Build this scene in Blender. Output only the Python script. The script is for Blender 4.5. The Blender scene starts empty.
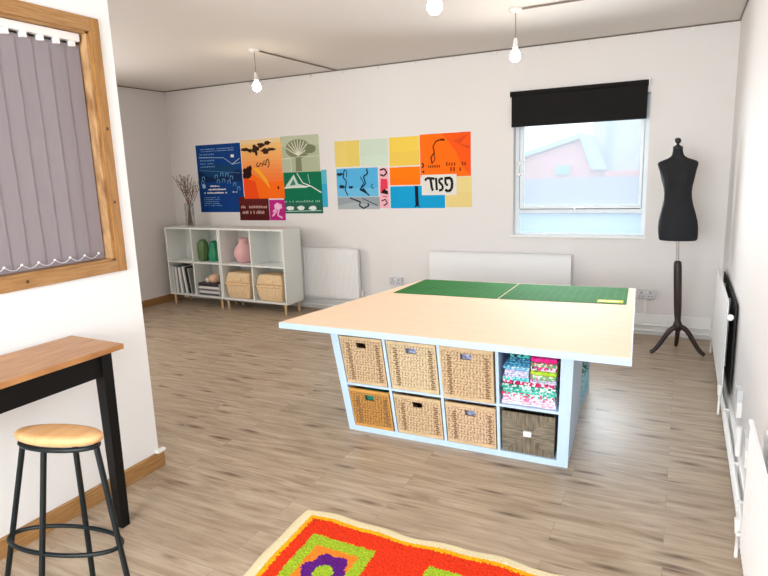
import bpy, bmesh, math, random
from mathutils import Vector, Matrix, noise
random.seed(7)
S = bpy.context.scene
COL = S.collection

# ------------------------------------------------------------------ camera
F, YAW, PITCH, ROLL, CH = 596.71, -.46727, .19103, -.03517, 1.6
def make_camera():
    f = Vector((math.sin(YAW)*math.cos(PITCH), math.cos(YAW)*math.cos(PITCH), -math.sin(PITCH)))
    r = Vector((math.cos(YAW), -math.sin(YAW), 0)); u = r.cross(f)
    c, s = math.cos(ROLL), math.sin(ROLL)
    r2 = c*r + s*u; u2 = -s*r + c*u
    cd = bpy.data.cameras.new('camera'); cd.sensor_width = 36; cd.lens = F/768*36
    cd.clip_start = .02; cd.clip_end = 200
    o = bpy.data.objects.new('camera', cd); COL.objects.link(o)
    M = Matrix((r2, u2, -f)).transposed().to_4x4(); M.translation = Vector((0, 0, CH))
    o.matrix_world = M; S.camera = o
make_camera()

# ------------------------------------------------------------------ world, lights, exposure
EXPOSURE = -0.05
SKY = 2.35
REAR_FILL_W = 205
REAR_SIDE_W = 34
LEFT_FILL_W = 50
W = bpy.data.worlds.new('overcast_sky'); S.world = W; W.use_nodes = True
nt = W.node_tree; nt.nodes.clear()
out = nt.nodes.new('ShaderNodeOutputWorld'); bg = nt.nodes.new('ShaderNodeBackground')
tc = nt.nodes.new('ShaderNodeTexCoord'); sx = nt.nodes.new('ShaderNodeSeparateXYZ')
rp = nt.nodes.new('ShaderNodeValToRGB')
rp.color_ramp.elements[0].position = 0; rp.color_ramp.elements[0].color = (.86, .92, .96, 1)
rp.color_ramp.elements[1].position = .6; rp.color_ramp.elements[1].color = (.78, .88, 1, 1)
nt.links.new(tc.outputs['Generated'], sx.inputs[0]); nt.links.new(sx.outputs['Z'], rp.inputs[0])
nt.links.new(rp.outputs[0], bg.inputs[0]); bg.inputs[1].default_value = SKY
nt.links.new(bg.outputs[0], out.inputs[0])

def area(name, loc, direction, sx_, sy_, power, color, spread=math.pi):
    l = bpy.data.lights.new(name, 'AREA'); l.shape = 'RECTANGLE'; l.size = sx_; l.size_y = sy_
    l.energy = power; l.color = color
    l.spread = spread
    o = bpy.data.objects.new(name, l); COL.objects.link(o)
    o.location = loc; o.rotation_euler = Vector(direction).to_track_quat('-Z', 'Y').to_euler()
    return o
# added area lamp at the unseen rear opening, brightens the room
area('rear_fill_light', (-1.1, -2.12, 1.65), (0, 1, -.06), 2.5, 1.6, REAR_FILL_W, (.90, .96, 1))
# daylight in the opening of the window of the back wall
area('back_window_daylight', (-.93, 6.03, 1.45), (0, -1, 0), 1.1, .9, REAR_SIDE_W, (.85, .93, 1), 2.0)
# added fill lamp before the closed left wall, hidden behind the office partition
area('left_fill_light', (-6.05, 3.35, 1.7), (1, 0, 0), 1.3, 1.2, LEFT_FILL_W, (1, .97, .93))
S.view_settings.view_transform = 'Standard'; S.view_settings.look = 'None'
S.view_settings.exposure = EXPOSURE; S.view_settings.gamma = 1
S.view_settings.use_curve_mapping = False

# ------------------------------------------------------------------ helpers
def lin(c):
    def g(v):
        v /= 255.
        return v/12.92 if v <= .04045 else ((v+.055)/1.055)**2.4
    return (g(c[0]), g(c[1]), g(c[2]), 1)

MATS = {}
def mat(name, rgb, rough=.6, var=0, vscale=20, stretch=(1, 1, 1), bump=0, bscale=60, metal=0, emit=None, estr=0, rgb2=None, spec=.5):
    if name in MATS: return MATS[name]
    m = bpy.data.materials.new(name); m.use_nodes = True; MATS[name] = m
    n = m.node_tree.nodes; l = m.node_tree.links; p = n['Principled BSDF']
    p.inputs['Base Color'].default_value = lin(rgb); p.inputs['Roughness'].default_value = rough
    p.inputs['Metallic'].default_value = metal; p.inputs['Specular IOR Level'].default_value = spec
    tc = n.new('ShaderNodeTexCoord'); mp = n.new('ShaderNodeMapping'); mp.inputs['Scale'].default_value = stretch
    l.new(tc.outputs['Object'], mp.inputs[0])
    if var or rgb2:
        nz = n.new('ShaderNodeTexNoise'); nz.inputs['Scale'].default_value = vscale; nz.inputs['Detail'].default_value = 5
        l.new(mp.outputs[0], nz.inputs['Vector'])
        r = n.new('ShaderNodeValToRGB'); r.color_ramp.elements[0].position = .32; r.color_ramp.elements[1].position = .68
        a = rgb2 if rgb2 else tuple(v*(1-var) for v in rgb)
        b = rgb if rgb2 else tuple(min(255, v*(1+var)) for v in rgb)
        r.color_ramp.elements[0].color = lin(a); r.color_ramp.elements[1].color = lin(b)
        l.new(nz.outputs['Fac'], r.inputs[0]); l.new(r.outputs[0], p.inputs['Base Color'])
    if bump:
        nb = n.new('ShaderNodeTexNoise'); nb.inputs['Scale'].default_value = bscale; nb.inputs['Detail'].default_value = 3
        l.new(mp.outputs[0], nb.inputs['Vector'])
        bp = n.new('ShaderNodeBump'); bp.inputs['Strength'].default_value = bump; bp.inputs['Distance'].default_value = .004
        l.new(nb.outputs['Fac'], bp.inputs['Height']); l.new(bp.outputs[0], p.inputs['Normal'])
    if emit:
        p.inputs['Emission Color'].default_value = emit; p.inputs['Emission Strength'].default_value = estr
    return m

def ink(rgb):
    return mat('print_%d_%d_%d' % rgb, rgb, .8, spec=.15)

class MB:
    def __init__(s): s.v = []; s.f = []; s.m = []; s.sm = []
    def add(s, vs, fs, mi=0, smooth=False):
        b = len(s.v); s.v += [Vector(v) for v in vs]
        for f in fs: s.f.append([b+i for i in f]); s.m.append(mi); s.sm.append(smooth)
        return s
    def box(s, x0, x1, y0, y1, z0, z1, mi=0, fn=None):
        vs = [(x, y, z) for z in (z0, z1) for y in (y0, y1) for x in (x0, x1)]
        if fn: vs = [fn(*v) for v in vs]
        return s.add(vs, [(0, 2, 3, 1), (4, 5, 7, 6), (0, 1, 5, 4), (2, 6, 7, 3), (0, 4, 6, 2), (1, 3, 7, 5)], mi)
    def prism(s, pts, axis, a, b, mi=0):
        # pts: 2D polygon; axis 'y': pts are (x,z), extruded y a..b ; 'z': (x,y) ; 'x': (y,z)
        def mk(p, t):
            return {'y': (p[0], t, p[1]), 'z': (p[0], p[1], t), 'x': (t, p[0], p[1])}[axis]
        n = len(pts); vs = [mk(p, a) for p in pts]+[mk(p, b) for p in pts]
        fs = [tuple(range(n)), tuple(range(2*n-1, n-1, -1))]+[(i, i+n, (i+1) % n+n, (i+1) % n) for i in range(n)]
        return s.add(vs, fs, mi)
    def tube(s, path, r, n=10, mi=0, caps=True, closed=False):
        path = [Vector(p) for p in path]; N = len(path)
        rs = r if isinstance(r, (list, tuple)) else [r]*N
        vs = []; prev = None
        for i, p in enumerate(path):
            if closed: d = path[(i+1) % N]-path[i-1]
            else: d = path[min(i+1, N-1)]-path[max(i-1, 0)]
            d.normalize()
            if prev is None:
                a = Vector((0, 0, 1)) if abs(d.z) < .9 else Vector((1, 0, 0))
                prev = d.cross(a).normalized()
            prev = (prev-d*prev.dot(d)).normalized(); q = d.cross(prev)
            for k in range(n):
                t = 2*math.pi*k/n; vs.append(p+rs[i]*(math.cos(t)*prev+math.sin(t)*q))
        fs = []
        for i in range(N if closed else N-1):
            j = (i+1) % N
            for k in range(n): fs.append((i*n+k, i*n+(k+1) % n, j*n+(k+1) % n, j*n+k))
        s.add(vs, fs, mi, True)
        if caps and not closed:
            s.add(vs[:n], [tuple(range(n))], mi); s.add(vs[-n:], [tuple(range(n-1, -1, -1))], mi)
        return s
    def lathe(s, prof, c=(0, 0, 0), n=24, mi=0, axis='z', fn=None, smooth=True):
        vs = []
        for (r, z) in prof:
            for k in range(n):
                t = 2*math.pi*k/n; a, b = r*math.cos(t), r*math.sin(t)
                v = {'z': (c[0]+a, c[1]+b, c[2]+z), 'y': (c[0]+a, c[1]+z, c[2]+b), 'x': (c[0]+z, c[1]+a, c[2]+b)}[axis]
                vs.append(fn(*v) if fn else v)
        fs = [(i*n+k, i*n+(k+1) % n, (i+1)*n+(k+1) % n, (i+1)*n+k) for i in range(len(prof)-1) for k in range(n)]
        s.add(vs, fs, mi, smooth)
        if prof[0][0] > 1e-5: s.add(vs[:n], [tuple(range(n-1, -1, -1))], mi)
        if prof[-1][0] > 1e-5: s.add(vs[-n:], [tuple(range(n))], mi)
        return s
    def sphere(s, c, r, n=16, mi=0):
        rr = r if isinstance(r, (tuple, list)) else (r, r, r)
        pr = [(max(1e-6, math.sin(math.pi*i/10)), -math.cos(math.pi*i/10)) for i in range(11)]
        return s.lathe(pr, (0, 0, 0), n, mi, fn=lambda x, y, z: (c[0]+x*rr[0], c[1]+y*rr[1], c[2]+z*rr[2]))
    def build(s, name, mats, parent=None, origin=None, bevel=0, fn=None):
        me = bpy.data.meshes.new(name)
        o = bpy.data.objects.new(name, me); COL.objects.link(o)
        vs = [Vector(fn(*v)) if fn else v for v in s.v]
        if origin is None and parent is not None and 'base' in parent: origin = Vector(parent['base'])
        org = Vector(origin) if origin is not None else Vector((0, 0, 0))
        me.from_pydata([tuple(v-org) for v in vs], [], s.f)
        for m_ in (mats if isinstance(mats, (list, tuple)) else [mats]): me.materials.append(m_)
        for p, mi, sm in zip(me.polygons, s.m, s.sm): p.material_index = mi; p.use_smooth = sm
        bm = bmesh.new(); bm.from_mesh(me); bmesh.ops.recalc_face_normals(bm, faces=bm.faces); bm.to_mesh(me); bm.free()
        if parent is None: o.location = org
        else: o.parent = parent
        if bevel:
            b = o.modifiers.new('bevel', 'BEVEL'); b.width = bevel; b.segments = 2; b.limit_method = 'ANGLE'
        return o

def components(mb):
    par = list(range(len(mb.v)))
    def find(a):
        while par[a] != a: par[a] = par[par[a]]; a = par[a]
        return a
    for f in mb.f:
        for i in f[1:]: par[find(i)] = find(f[0])
    out = {}
    for f, m_, sm in zip(mb.f, mb.m, mb.sm):
        c = out.setdefault(find(f[0]), MB()); b0 = len(c.v)
        c.v += [mb.v[i] for i in f]; c.f.append(list(range(b0, b0+len(f)))); c.m.append(m_); c.sm.append(sm)
    return list(out.values())
def build_each(mb, name, mats, parent, **k):
    """Each separate piece of MB as a part of its own."""
    for c in components(mb):
        o = c.build(name, mats, parent, **k)
        bm = bmesh.new(); bm.from_mesh(o.data); bmesh.ops.remove_doubles(bm, verts=bm.verts, dist=1e-6); bmesh.ops.recalc_face_normals(bm, faces=bm.faces); bm.to_mesh(o.data); bm.free()

def tag(o, label, cat, group=None):
    o['label'] = label; o['category'] = cat
    if group: o['group'] = group
    return o
BASES = {}
def thing(name, label, cat, loc, group=None):
    """An Empty at the base of a thing; its part meshes are given in world coordinates."""
    o = bpy.data.objects.new(name, None); COL.objects.link(o); o.location = loc; o.empty_display_size = .1
    o['base'] = tuple(loc)
    return tag(o, label, cat, group)
def sub(mb, name, mats, part, thing_, bevel=0, fn=None):
    """A sub-part: child of a part mesh whose origin is the origin of the thing."""
    return mb.build(name, mats, part, origin=thing_['base'], bevel=bevel, fn=fn)
def struct(o): o['kind'] = 'structure'; return o

# ------------------------------------------------------------------ materials of the room
wallm = mat('white_painted_plaster', (227, 223, 221), .75, bump=.12, bscale=9)
ceilm = mat('ceiling_paint', (222, 216, 211), .8, bump=.08, bscale=6)
partm = mat('fresh_white_paint', (238, 238, 237), .6, bump=.06, bscale=12)
white = mat('white_gloss_paint', (238, 237, 234), .35)
white_cool = mat('window_frame_white', (232, 240, 246), .35)
pine = mat('pine_wood', (172, 124, 64), .5, vscale=9, stretch=(6, 6, 1), bump=.2, bscale=40, rgb2=(144, 98, 44))
pine_x = mat('pine_wood_long', (176, 134, 84), .5, vscale=9, stretch=(1.2, 1, 12), bump=.2, bscale=40, rgb2=(152, 108, 60))
black = mat('black_paint', (12, 12, 12), .45, spec=.2)
blackfab = mat('black_jersey', (40, 41, 44), .85, bump=.25, bscale=400, spec=.2)
metal = mat('brushed_metal', (190, 180, 176), .3, metal=1)
rad_m = mat('radiator_enamel', (236, 236, 236), .32)
plast = mat('white_plastic', (235, 234, 232), .35)
grey_plast = mat('grey_socket_plate', (205, 205, 208), .4)
dark = mat('dark_gap', (30, 28, 27), .7)

def plank_material():
    m = bpy.data.materials.new('wood_plank_floor'); m.use_nodes = True
    n = m.node_tree.nodes; l = m.node_tree.links; p = n['Principled BSDF']
    tc = n.new('ShaderNodeTexCoord')
    br = n.new('ShaderNodeTexBrick'); br.inputs['Scale'].default_value = 1; br.offset = .37
    br.inputs['Brick Width'].default_value = 1.22; br.inputs['Row Height'].default_value = .15
    br.inputs['Mortar Size'].default_value = .0012; br.inputs['Mortar Smooth'].default_value = .3
    br.inputs['Color1'].default_value = (.0, .0, .0, 1); br.inputs['Color2'].default_value = (1, 1, 1, 1)
    br.inputs['Mortar'].default_value = (.3, .3, .3, 1)
    l.new(tc.outputs['Object'], br.inputs['Vector'])
    # grain, shifted from plank to plank
    mp = n.new('ShaderNodeMapping'); mp.inputs['Scale'].default_value = (1.1, 11, 1)
    ad = n.new('ShaderNodeVectorMath'); ad.operation = 'ADD'
    sc = n.new('ShaderNodeVectorMath'); sc.operation = 'SCALE'; sc.inputs['Scale'].default_value = 7
    l.new(br.outputs['Color'], sc.inputs[0]); l.new(tc.outputs['Object'], ad.inputs[0]); l.new(sc.outputs[0], ad.inputs[1])
    l.new(ad.outputs[0], mp.inputs[0])
    g = n.new('ShaderNodeTexNoise'); g.inputs['Scale'].default_value = 2.2; g.inputs['Detail'].default_value = 8; g.inputs['Roughness'].default_value = .62; g.inputs['Distortion'].default_value = .8
    l.new(mp.outputs[0], g.inputs['Vector'])
    r = n.new('ShaderNodeValToRGB'); e = r.color_ramp.elements
    e[0].position = .26; e[0].color = lin((138, 116, 93)); e[1].position = .74; e[1].color = lin((202, 186, 165))
    k = e.new(.48); k.color = lin((175, 155, 132))
    l.new(g.outputs['Fac'], r.inputs[0])
    # knots: sparse dark lens shapes
    mk = n.new('ShaderNodeMapping'); mk.inputs['Scale'].default_value = (2.6, 13, 1)
    l.new(ad.outputs[0], mk.inputs[0])
    dn = n.new('ShaderNodeTexNoise'); dn.inputs['Scale'].default_value = 2.5; l.new(mk.outputs[0], dn.inputs['Vector'])
    dv = n.new('ShaderNodeMix'); dv.data_type = 'VECTOR'; dv.inputs['Factor'].default_value = .12
    l.new(mk.outputs[0], dv.inputs['A']); l.new(dn.outputs['Color'], dv.inputs['B'])
    vo = n.new('ShaderNodeTexVoronoi'); vo.inputs['Scale'].default_value = 1.0; vo.voronoi_dimensions = '2D'
    l.new(dv.outputs['Result'], vo.inputs['Vector'])
    sc2 = n.new('ShaderNodeSeparateColor'); l.new(vo.outputs['Color'], sc2.inputs[0])
    gt = n.new('ShaderNodeMapRange'); gt.inputs['From Min'].default_value = .35; gt.inputs['From Max'].default_value = .9; gt.inputs['To Min'].default_value = .0; gt.inputs['To Max'].default_value = .27
    l.new(sc2.outputs[0], gt.inputs['Value'])
    df = n.new('ShaderNodeMath'); df.operation = 'SUBTRACT'; l.new(gt.outputs[0], df.inputs[0]); l.new(vo.outputs['Distance'], df.inputs[1])
    rk = n.new('ShaderNodeValToRGB'); rk.color_ramp.elements[0].position = 0; rk.color_ramp.elements[1].position = .26
    l.new(df.outputs[0], rk.inputs[0])
    mx = n.new('ShaderNodeMix'); mx.data_type = 'RGBA'
    l.new(rk.outputs[0], mx.inputs['Factor']); l.new(r.outputs[0], mx.inputs['A']); mx.inputs['B'].default_value = lin((96, 74, 56))
    # plank tint
    pt = n.new('ShaderNodeMix'); pt.data_type = 'RGBA'; pt.blend_type = 'MULTIPLY'; pt.inputs['Factor'].default_value = .8
    rt = n.new('ShaderNodeValToRGB'); rt.color_ramp.elements[0].color = (.90, .89, .88, 1); rt.color_ramp.elements[1].color = (1, .985, .97, 1)
    l.new(br.outputs['Color'], rt.inputs[0]); l.new(mx.outputs['Result'], pt.inputs['A']); l.new(rt.outputs[0], pt.inputs['B'])
    # seams
    sm = n.new('ShaderNodeMix'); sm.data_type = 'RGBA'; sm.inputs['B'].default_value = lin((104, 86, 72))
    fm = n.new('ShaderNodeMath'); fm.operation = 'MULTIPLY'; fm.inputs[1].default_value = .45
    l.new(br.outputs['Fac'], fm.inputs[0]); l.new(fm.outputs[0], sm.inputs['Factor']); l.new(pt.outputs['Result'], sm.inputs['A'])
    l.new(sm.outputs['Result'], p.inputs['Base Color'])
    p.inputs['Roughness'].default_value = .38; p.inputs['Specular IOR Level'].default_value = .5
    bp = n.new('ShaderNodeBump'); bp.inputs['Strength'].default_value = .15; bp.inputs['Distance'].default_value = .002
    l.new(g.outputs['Fac'], bp.inputs['Height']); l.new(bp.outputs[0], p.inputs['Normal'])
    return m
floorm = plank_material()

# ------------------------------------------------------------------ room shell
XR, XL, YB, YR, H = .34, -6.15, 6.015, -2.2, 2.735
PX = -2.6          # face of the office partition
PE = 2.235         # its free end
struct(MB().box(XL-.15, XR+.15, YR-.15, YB+.3, -.1, 0).build('floor', floorm))
struct(MB().box(XL-.15, XR+.15, YR-.15, YB+.3, H, H+.12).build('ceiling', ceilm))
struct(MB().box(XR, XR+.15, YR-.15, YB+.3, 0, H).build('wall_right', wallm))
struct(MB().box(XL-.15, XL, YR-.15, YB+.3, 0, H).build('wall_left', wallm))
# back wall with the window opening
WX0, WX1, WZ0, WZ1 = -1.545, -.312, .93, 2.22
b = MB(); b.box(XL, WX0, YB, YB+.28, 0, H); b.box(WX1, XR, YB, YB+.28, 0, H)
b.box(WX0, WX1, YB, YB+.28, 0, WZ0); b.box(WX0, WX1, YB, YB+.28, WZ1, H)
struct(b.build('wall_back', wallm))
# rear wall, behind the viewer, with wide window opening
b = MB(); b.box(XL, -2.4, YR-.15, YR, 0, H); b.box(.2, XR, YR-.15, YR, 0, H)
b.box(-2.4, .2, YR-.15, YR, 0, .8); b.box(-2.4, .2, YR-.15, YR, 2.5, H)
struct(b.build('wall_rear', wallm))
# partition of the office with its internal window
FY0, FY1, FZ0, FZ1 = .62, 2.10, 1.206, 2.31
b = MB(); b.box(PX-.12, PX, YR, FY0, 0, H); b.box(PX-.12, PX, FY1, PE, 0, H)
b.box(PX-.12, PX, FY0, FY1, 0, FZ0); b.box(PX-.12, PX, FY0, FY1, FZ1, H)
b.box(XL, PX-.12, PE-.12, PE, 0, H)
struct(b.build('wall_partition', partm))
# pine skirting of the partition with its white top cap
b = MB(); b.box(PX, PX+.022, YR, PE+.005, 0, .088); b.box(PX-.12, PX+.022, PE, PE+.022, 0, .088)
struct(b.build('baseboard_partition', pine_x, bevel=.003))
b = MB(); b.box(PX, PX+.03, PE-.03, PE+.03, .088, .106)
struct(b.build('trim_1', white, bevel=.004))
struct(MB().box(XL, XL+.02, PE, YB, 0, .09).build('baseboard_left', pine_x, bevel=.003))
# back wall skirting, boxed pipes
b = MB(); b.box(XL+.02, XR-.06, YB-.012, YB, .0, .20)
struct(b.build('baseboard_back', white, bevel=.003))
b = MB()
b.tube([(-5.9, 5.975, .105), (.27, 5.975, .105)], .011, 10); b.tube([(-5.9, 5.975, .05), (.27, 5.975, .05)], .011, 10)
for x in (-4.2, -3.3, -2.6, -1.7, -.8, -.1):
    b.box(x-.008, x+.008, 5.963, 6.004, .035, .12)
tag(b.build('heating_pipes', white), 'pair of white heating pipes running low along the back wall skirting', 'pipe')
# right wall skirting and pipes at its foot
b = MB(); b.box(XR-.02, XR, YR, YB-.013, 0, .10)
struct(b.build('baseboard_right', white, bevel=.003))
b = MB()
b.tube([(.300, 5.95, .03), (.300, -1.5, .03)], .014, 10)
b.tube([(.298, 5.95, .075), (.298, -1.5, .075)], .010, 10)
for y in (5.2, 4.05, 3.3, 2.9, 2.55, 2.2): b.box(.288, .32, y-.006, y+.006, .016, .088)
tag(b.build('heating_pipes', white), 'pair of white heating pipes along the foot of the right wall', 'pipe')
# cable along the ceiling edge
b = MB(); b.tube([(XL+.008, PE+.1, H-.008), (XL+.008, YB-.008, H-.008), (XR-.008, YB-.008, H-.008), (XR-.008, .5, H-.008)], .006, 6)
cm = mat('taupe_cable', (128, 116, 104), .6)
cable = tag(b.build('ceiling_cable', cm), 'thin brown cable clipped along the edge of the ceiling', 'cable')
b = MB()
for x in [-5.6+.43*i for i in range(14)]: b.box(x-.006, x+.006, YB-.018, YB, H-.045, H-.018)
build_each(b, 'clip', plast, cable, origin=(0, 0, 0))

# ------------------------------------------------------------------ back window
gl = bpy.data.materials.new('window_glass'); gl.use_nodes = True
n = gl.node_tree.nodes; l = gl.node_tree.links; n.clear()
o_ = n.new('ShaderNodeOutputMaterial'); t_ = n.new('ShaderNodeBsdfTransparent'); g_ = n.new('ShaderNodeBsdfGlossy'); mx_ = n.new('ShaderNodeMixShader')
t_.inputs[0].default_value = (.97, .99, 1, 1); g_.inputs['Roughness'].default_value = .02; mx_.inputs[0].default_value = .06
l.new(t_.outputs[0], mx_.inputs[1]); l.new(g_.outputs[0], mx_.inputs[2]); l.new(mx_.outputs[0], o_.inputs[0])
def hazy_glass(name, haze, tint):
    m = bpy.data.materials.new(name); m.use_nodes = True; n = m.node_tree.nodes; l = m.node_tree.links; n.clear()
    o = n.new('ShaderNodeOutputMaterial'); a = n.new('ShaderNodeBsdfTransparent'); b = n.new('ShaderNodeBsdfTranslucent'); x = n.new('ShaderNodeMixShader')
    b.inputs[0].default_value = tint; x.inputs[0].default_value = haze
    l.new(a.outputs[0], x.inputs[1]); l.new(b.outputs[0], x.inputs[2]); l.new(x.outputs[0], o.inputs[0])
    return m
haze_pane = hazy_glass('painted_haze_glass', .30, (.92, .97, 1, 1)); haze_pane_low = hazy_glass('painted_haze_glass_low', .45, (.78, .92, 1, 1))  # translucent mix paints the bright haze of the view into the panes
def window_back():
    y0, y1 = 6.105, 6.16
    b = MB()
    b.box(WX0, WX0+.045, y0, y1, WZ0, WZ1); b.box(WX1-.04, WX1, y0, y1, WZ0, WZ1)
    b.box(WX0+.045, WX1-.04, y0, y1, WZ0, WZ0+.02); b.box(WX0+.045, WX1-.04, y0, y1, WZ1-.05, WZ1)
    b.box(WX0+.045, WX1-.04, y0, y1, 1.145, 1.185)
    w = struct(b.build('window_1', white_cool, bevel=.003))
    # opening sash, its stay and the lower fixed light
    s = MB(); a0, a1 = WX0+.05, WX1-.045
    s.box(a0, a0+.035, y0-.02, y1-.01, 1.19, 2.16); s.box(a1-.028, a1, y0-.02, y1-.01, 1.19, 2.16)
    s.box(a0+.035, a1-.028, y0-.02, y1-.01, 1.19, 1.222); s.box(a0+.035, a1-.028, y0-.02, y1-.01, 2.12, 2.16)
    sa = s.build('window_sash', white_cool, w, bevel=.003)
    MB().box(a0+.03, a1-.02, y0+.01, y0+.014, 1.21, 2.13).build('pane', haze_pane, w)
    MB().box(a0-.01, a1+.01, y0+.02, y0+.024, WZ0+.015, 1.15).build('pane', haze_pane_low, w)
    MB().box(a0+.005, a1-.005, y0-.012, y0-.002, 1.1835, 1.1895).build('seal', dark, w)
    MB().box(a0-.006, a0, y0-.012, y0-.002, 1.19, 2.1).build('seal', mat('grey_seal', (120, 120, 128), .6), w)
    h = MB(); h.box(-.945, -.865, y0-.036, y0-.024, 1.203, 1.212); h.box(-.96, -.945, y0-.04, y0-.02, 1.187, 1.209)
    h.build('stay_handle', metal, w)
    h = MB(); h.box(a0-.012, a0+.01, y0-.035, y0-.02, 1.62, 1.66); h.box(a0-.012, a0+.01, y0-.035, y0-.02, 1.52, 1.55)
    build_each(h, 'hinge', metal, w)
    MB().box(WX0-.03, WX1+.015, YB-.022, YB+.09, WZ0-.018, WZ0+.002).build('window_sill', white, w, bevel=.004)
window_back()
# black roller blind
t = thing('roller_blind', 'black roller blind drawn a third down over the back window', 'blind', (-.95, 5.98, 2.0))
bk = mat('black_blind_fabric', (24, 22, 22), .8, spec=.2)
MB().box(-1.555, -.338, 5.976, 5.98, 1.998, 2.30).build('blind_fabric', bk, t)
b = MB(); b.lathe([(.024, -1.568), (.024, -.33)], (0, 5.985, 2.302), 16, axis='x'); b.build('roller', bk, t)
b = MB(); b.box(-1.575, -1.568, 5.955, 6.015, 2.27, 2.335); b.box(-.33, -.322, 5.955, 6.015, 2.27, 2.335); build_each(b, 'bracket', plast, t)
MB().box(-1.553, -.34, 5.973, 5.984, 1.990, 1.999).build('bottom_bar', black, t)

# ------------------------------------------------------------------ outside the back window
brick = mat('pale_red_brick', (222, 172, 166), .8, vscale=6, rgb2=(208, 158, 152))
slate = mat('grey_slates', (134, 146, 156), .8, vscale=5, stretch=(1, 4, 1), rgb2=(96, 106, 118))
rendr = mat('white_render', (196, 204, 208), .8)
t = thing('brick_building', 'red brick gabled building seen through the back window', 'building', (-4.2, 23, -3))
MB().prism([(-7.2, -3), (-2.95, -3), (-2.95, 1.5), (-3.3, 2.48), (-7.2, 1.35)], 'y', 22, 24.6).build('wall', brick, t)
MB().prism([(-7.3, 1.36), (-3.3, 2.52), (-2.9, 1.45), (-2.7, 1.45), (-3.25, 2.72), (-7.3, 1.5)], 'y', 21.8, 24.8).build('roof', mat('pale_blue_fascia', (170, 200, 206), .6), t)
MB().box(-4.1, -3.65, 21.9, 21.99, 1.3, 1.62).build('window', mat('green_glass', (120, 190, 170), .2), t)
t = thing('white_building', 'tall white building seen through the right of the back window', 'building', (-1.6, 26, -3))
MB().box(-3.3, 2.5, 25, 30, -3, 3.9).build('wall', rendr, t)
MB().box(-2.75, -2.6, 24.9, 24.99, 1.0, 3.9).build('drainpipe', mat('pale_blue_pipe', (160, 185, 200), .5), t)
t = thing('slate_roofed_building', 'low building with grey slate roof just outside the back window', 'building', (-2, 14, -3))
MB().box(-7, 2, 12, 19.5, -3, .28).build('wall', brick, t)
MB().prism([(11.8, .25), (19.8, .25), (19.8, .4), (17.6, 1.28), (11.8, .45)], 'x', -7.2, 2.2).build('roof', slate, t)
MB().box(-2.0, 1.9, 17.7, 18.6, .9, 1.42).build('parapet', mat('pink_brick', (214, 150, 140), .8), t)
struct(MB().box(-30, 20, 6.6, 60, -3.2, -3).build('ground', mat('street_grey', (150, 150, 150), .9)))

# ------------------------------------------------------------------ partition window with vertical blind
def partition_window():
    b = MB(); fo = .017
    y0, y1, z0, z1 = FY0-.055, FY1+.055, FZ0-.058, FZ1+.065
    x0, x1 = PX, PX+fo
    b.box(x0, x1, y0, y1, z1-.065, z1); b.box(x0, x1, y0, y1, z0, z0+.058)
    fr = b
    w = struct(fr.build('window_2', pine_x, bevel=.003))
    b = MB(); b.box(x0, x1+.001, y1-.055, y1, z0, z1); b.box(x0, x1+.001, y0, y0+.055, z0, z1)
    build_each(b, 'window_frame', pine, w, bevel=.003)
    b = MB(); b.box(PX-.11, PX+.002, FY1-.014, FY1+.001, FZ0, FZ1); b.box(PX-.11, PX+.002, FY0-.001, FY0+.012, FZ0, FZ1)
    build_each(b, 'jamb_lining', mat('rough_pine', (200, 160, 112), .6, vscale=22, rgb2=(140, 98, 60), stretch=(1, 1, .4), bump=.5, bscale=50), w)
    b = MB(); b.box(PX-.11, PX+.002, FY0, FY1, FZ0-.001, FZ0+.010); b.box(PX-.11, PX+.002, FY0, FY1, FZ1-.01, FZ1)
    b.build('window_sill', pine_x, w)
    MB().box(PX-.118, PX-.112, FY0, FY1, FZ0, FZ1).build('pane', gl, w)
    # knots in the timber
    b = MB()
    for (y, z, r) in ((y1-.022, 1.86, .009), (y1-.03, 1.50, .008), (1.62, z0+.032, .008), (1.2, z0+.02, .007)):
        b.lathe([(r, 0), (r*.6, .0012)], (x1+.0015, y, z), 10, axis='x')
    build_each(b, 'knot', mat('timber_knot', (84, 52, 28), .6), w)
partition_window()
vb = thing('vertical_blind', 'grey vertical slat blind hanging in the pine framed partition window', 'blind', (PX-.05, 1.35, FZ0+.03))
slatm = mat('grey_mauve_blind_fabric', (140, 131, 136), .85, bump=.15, bscale=300)
b = MB(); b.box(PX-.062, PX-.022, FY0+.02, FY1-.03, 2.262, 2.298); b.build('headrail', plast, vb, bevel=.003)
ys = [2.035-.0795*i for i in range(18)]
hk = MB(); ch = MB()
cz = 1.250
for i, y in enumerate(ys):
    a = math.radians(3.5+random.uniform(-1, 1)); w2 = .043
    dx, dy = w2*math.sin(a), w2*math.cos(a); x = PX-.050
    if y-w2 < FY0+.01: break
    s = MB()
    s.add([(x-dx-.0006, y-dy, 1.219), (x+dx-.0006, y+dy, 1.219), (x+dx-.0006, y+dy, 2.252), (x-dx-.0006, y-dy, 2.252),
           (x-dx+.0006, y-dy, 1.219), (x+dx+.0006, y+dy, 1.219), (x+dx+.0006, y+dy, 2.252), (x-dx+.0006, y-dy, 2.252)],
          [(0, 1, 2, 3), (7, 6, 5, 4), (0, 4, 5, 1), (1, 5, 6, 2), (2, 6, 7, 3), (3, 7, 4, 0)])
    s.build('slat', slatm, vb)
    hk.box(x-.004, x+.022, y-.012, y+.012, 2.238, 2.27)
    xc = x+.028; ch.sphere((xc-.012, y, cz), .006, 8)
    if i < len(ys)-1:
        y2 = ys[i+1]; pts = []
        for k in range(9):
            q = k/8.; pts.append((xc-.01, y+(y2-y)*q, cz-.020*math.sin(math.pi*q)))
        ch.tube(pts, 0.0016, 5)
build_each(hk, 'hanger', plast, vb); ch.build('bead_chain', mat('chain_white', (225, 222, 224), .4), vb)

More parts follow.
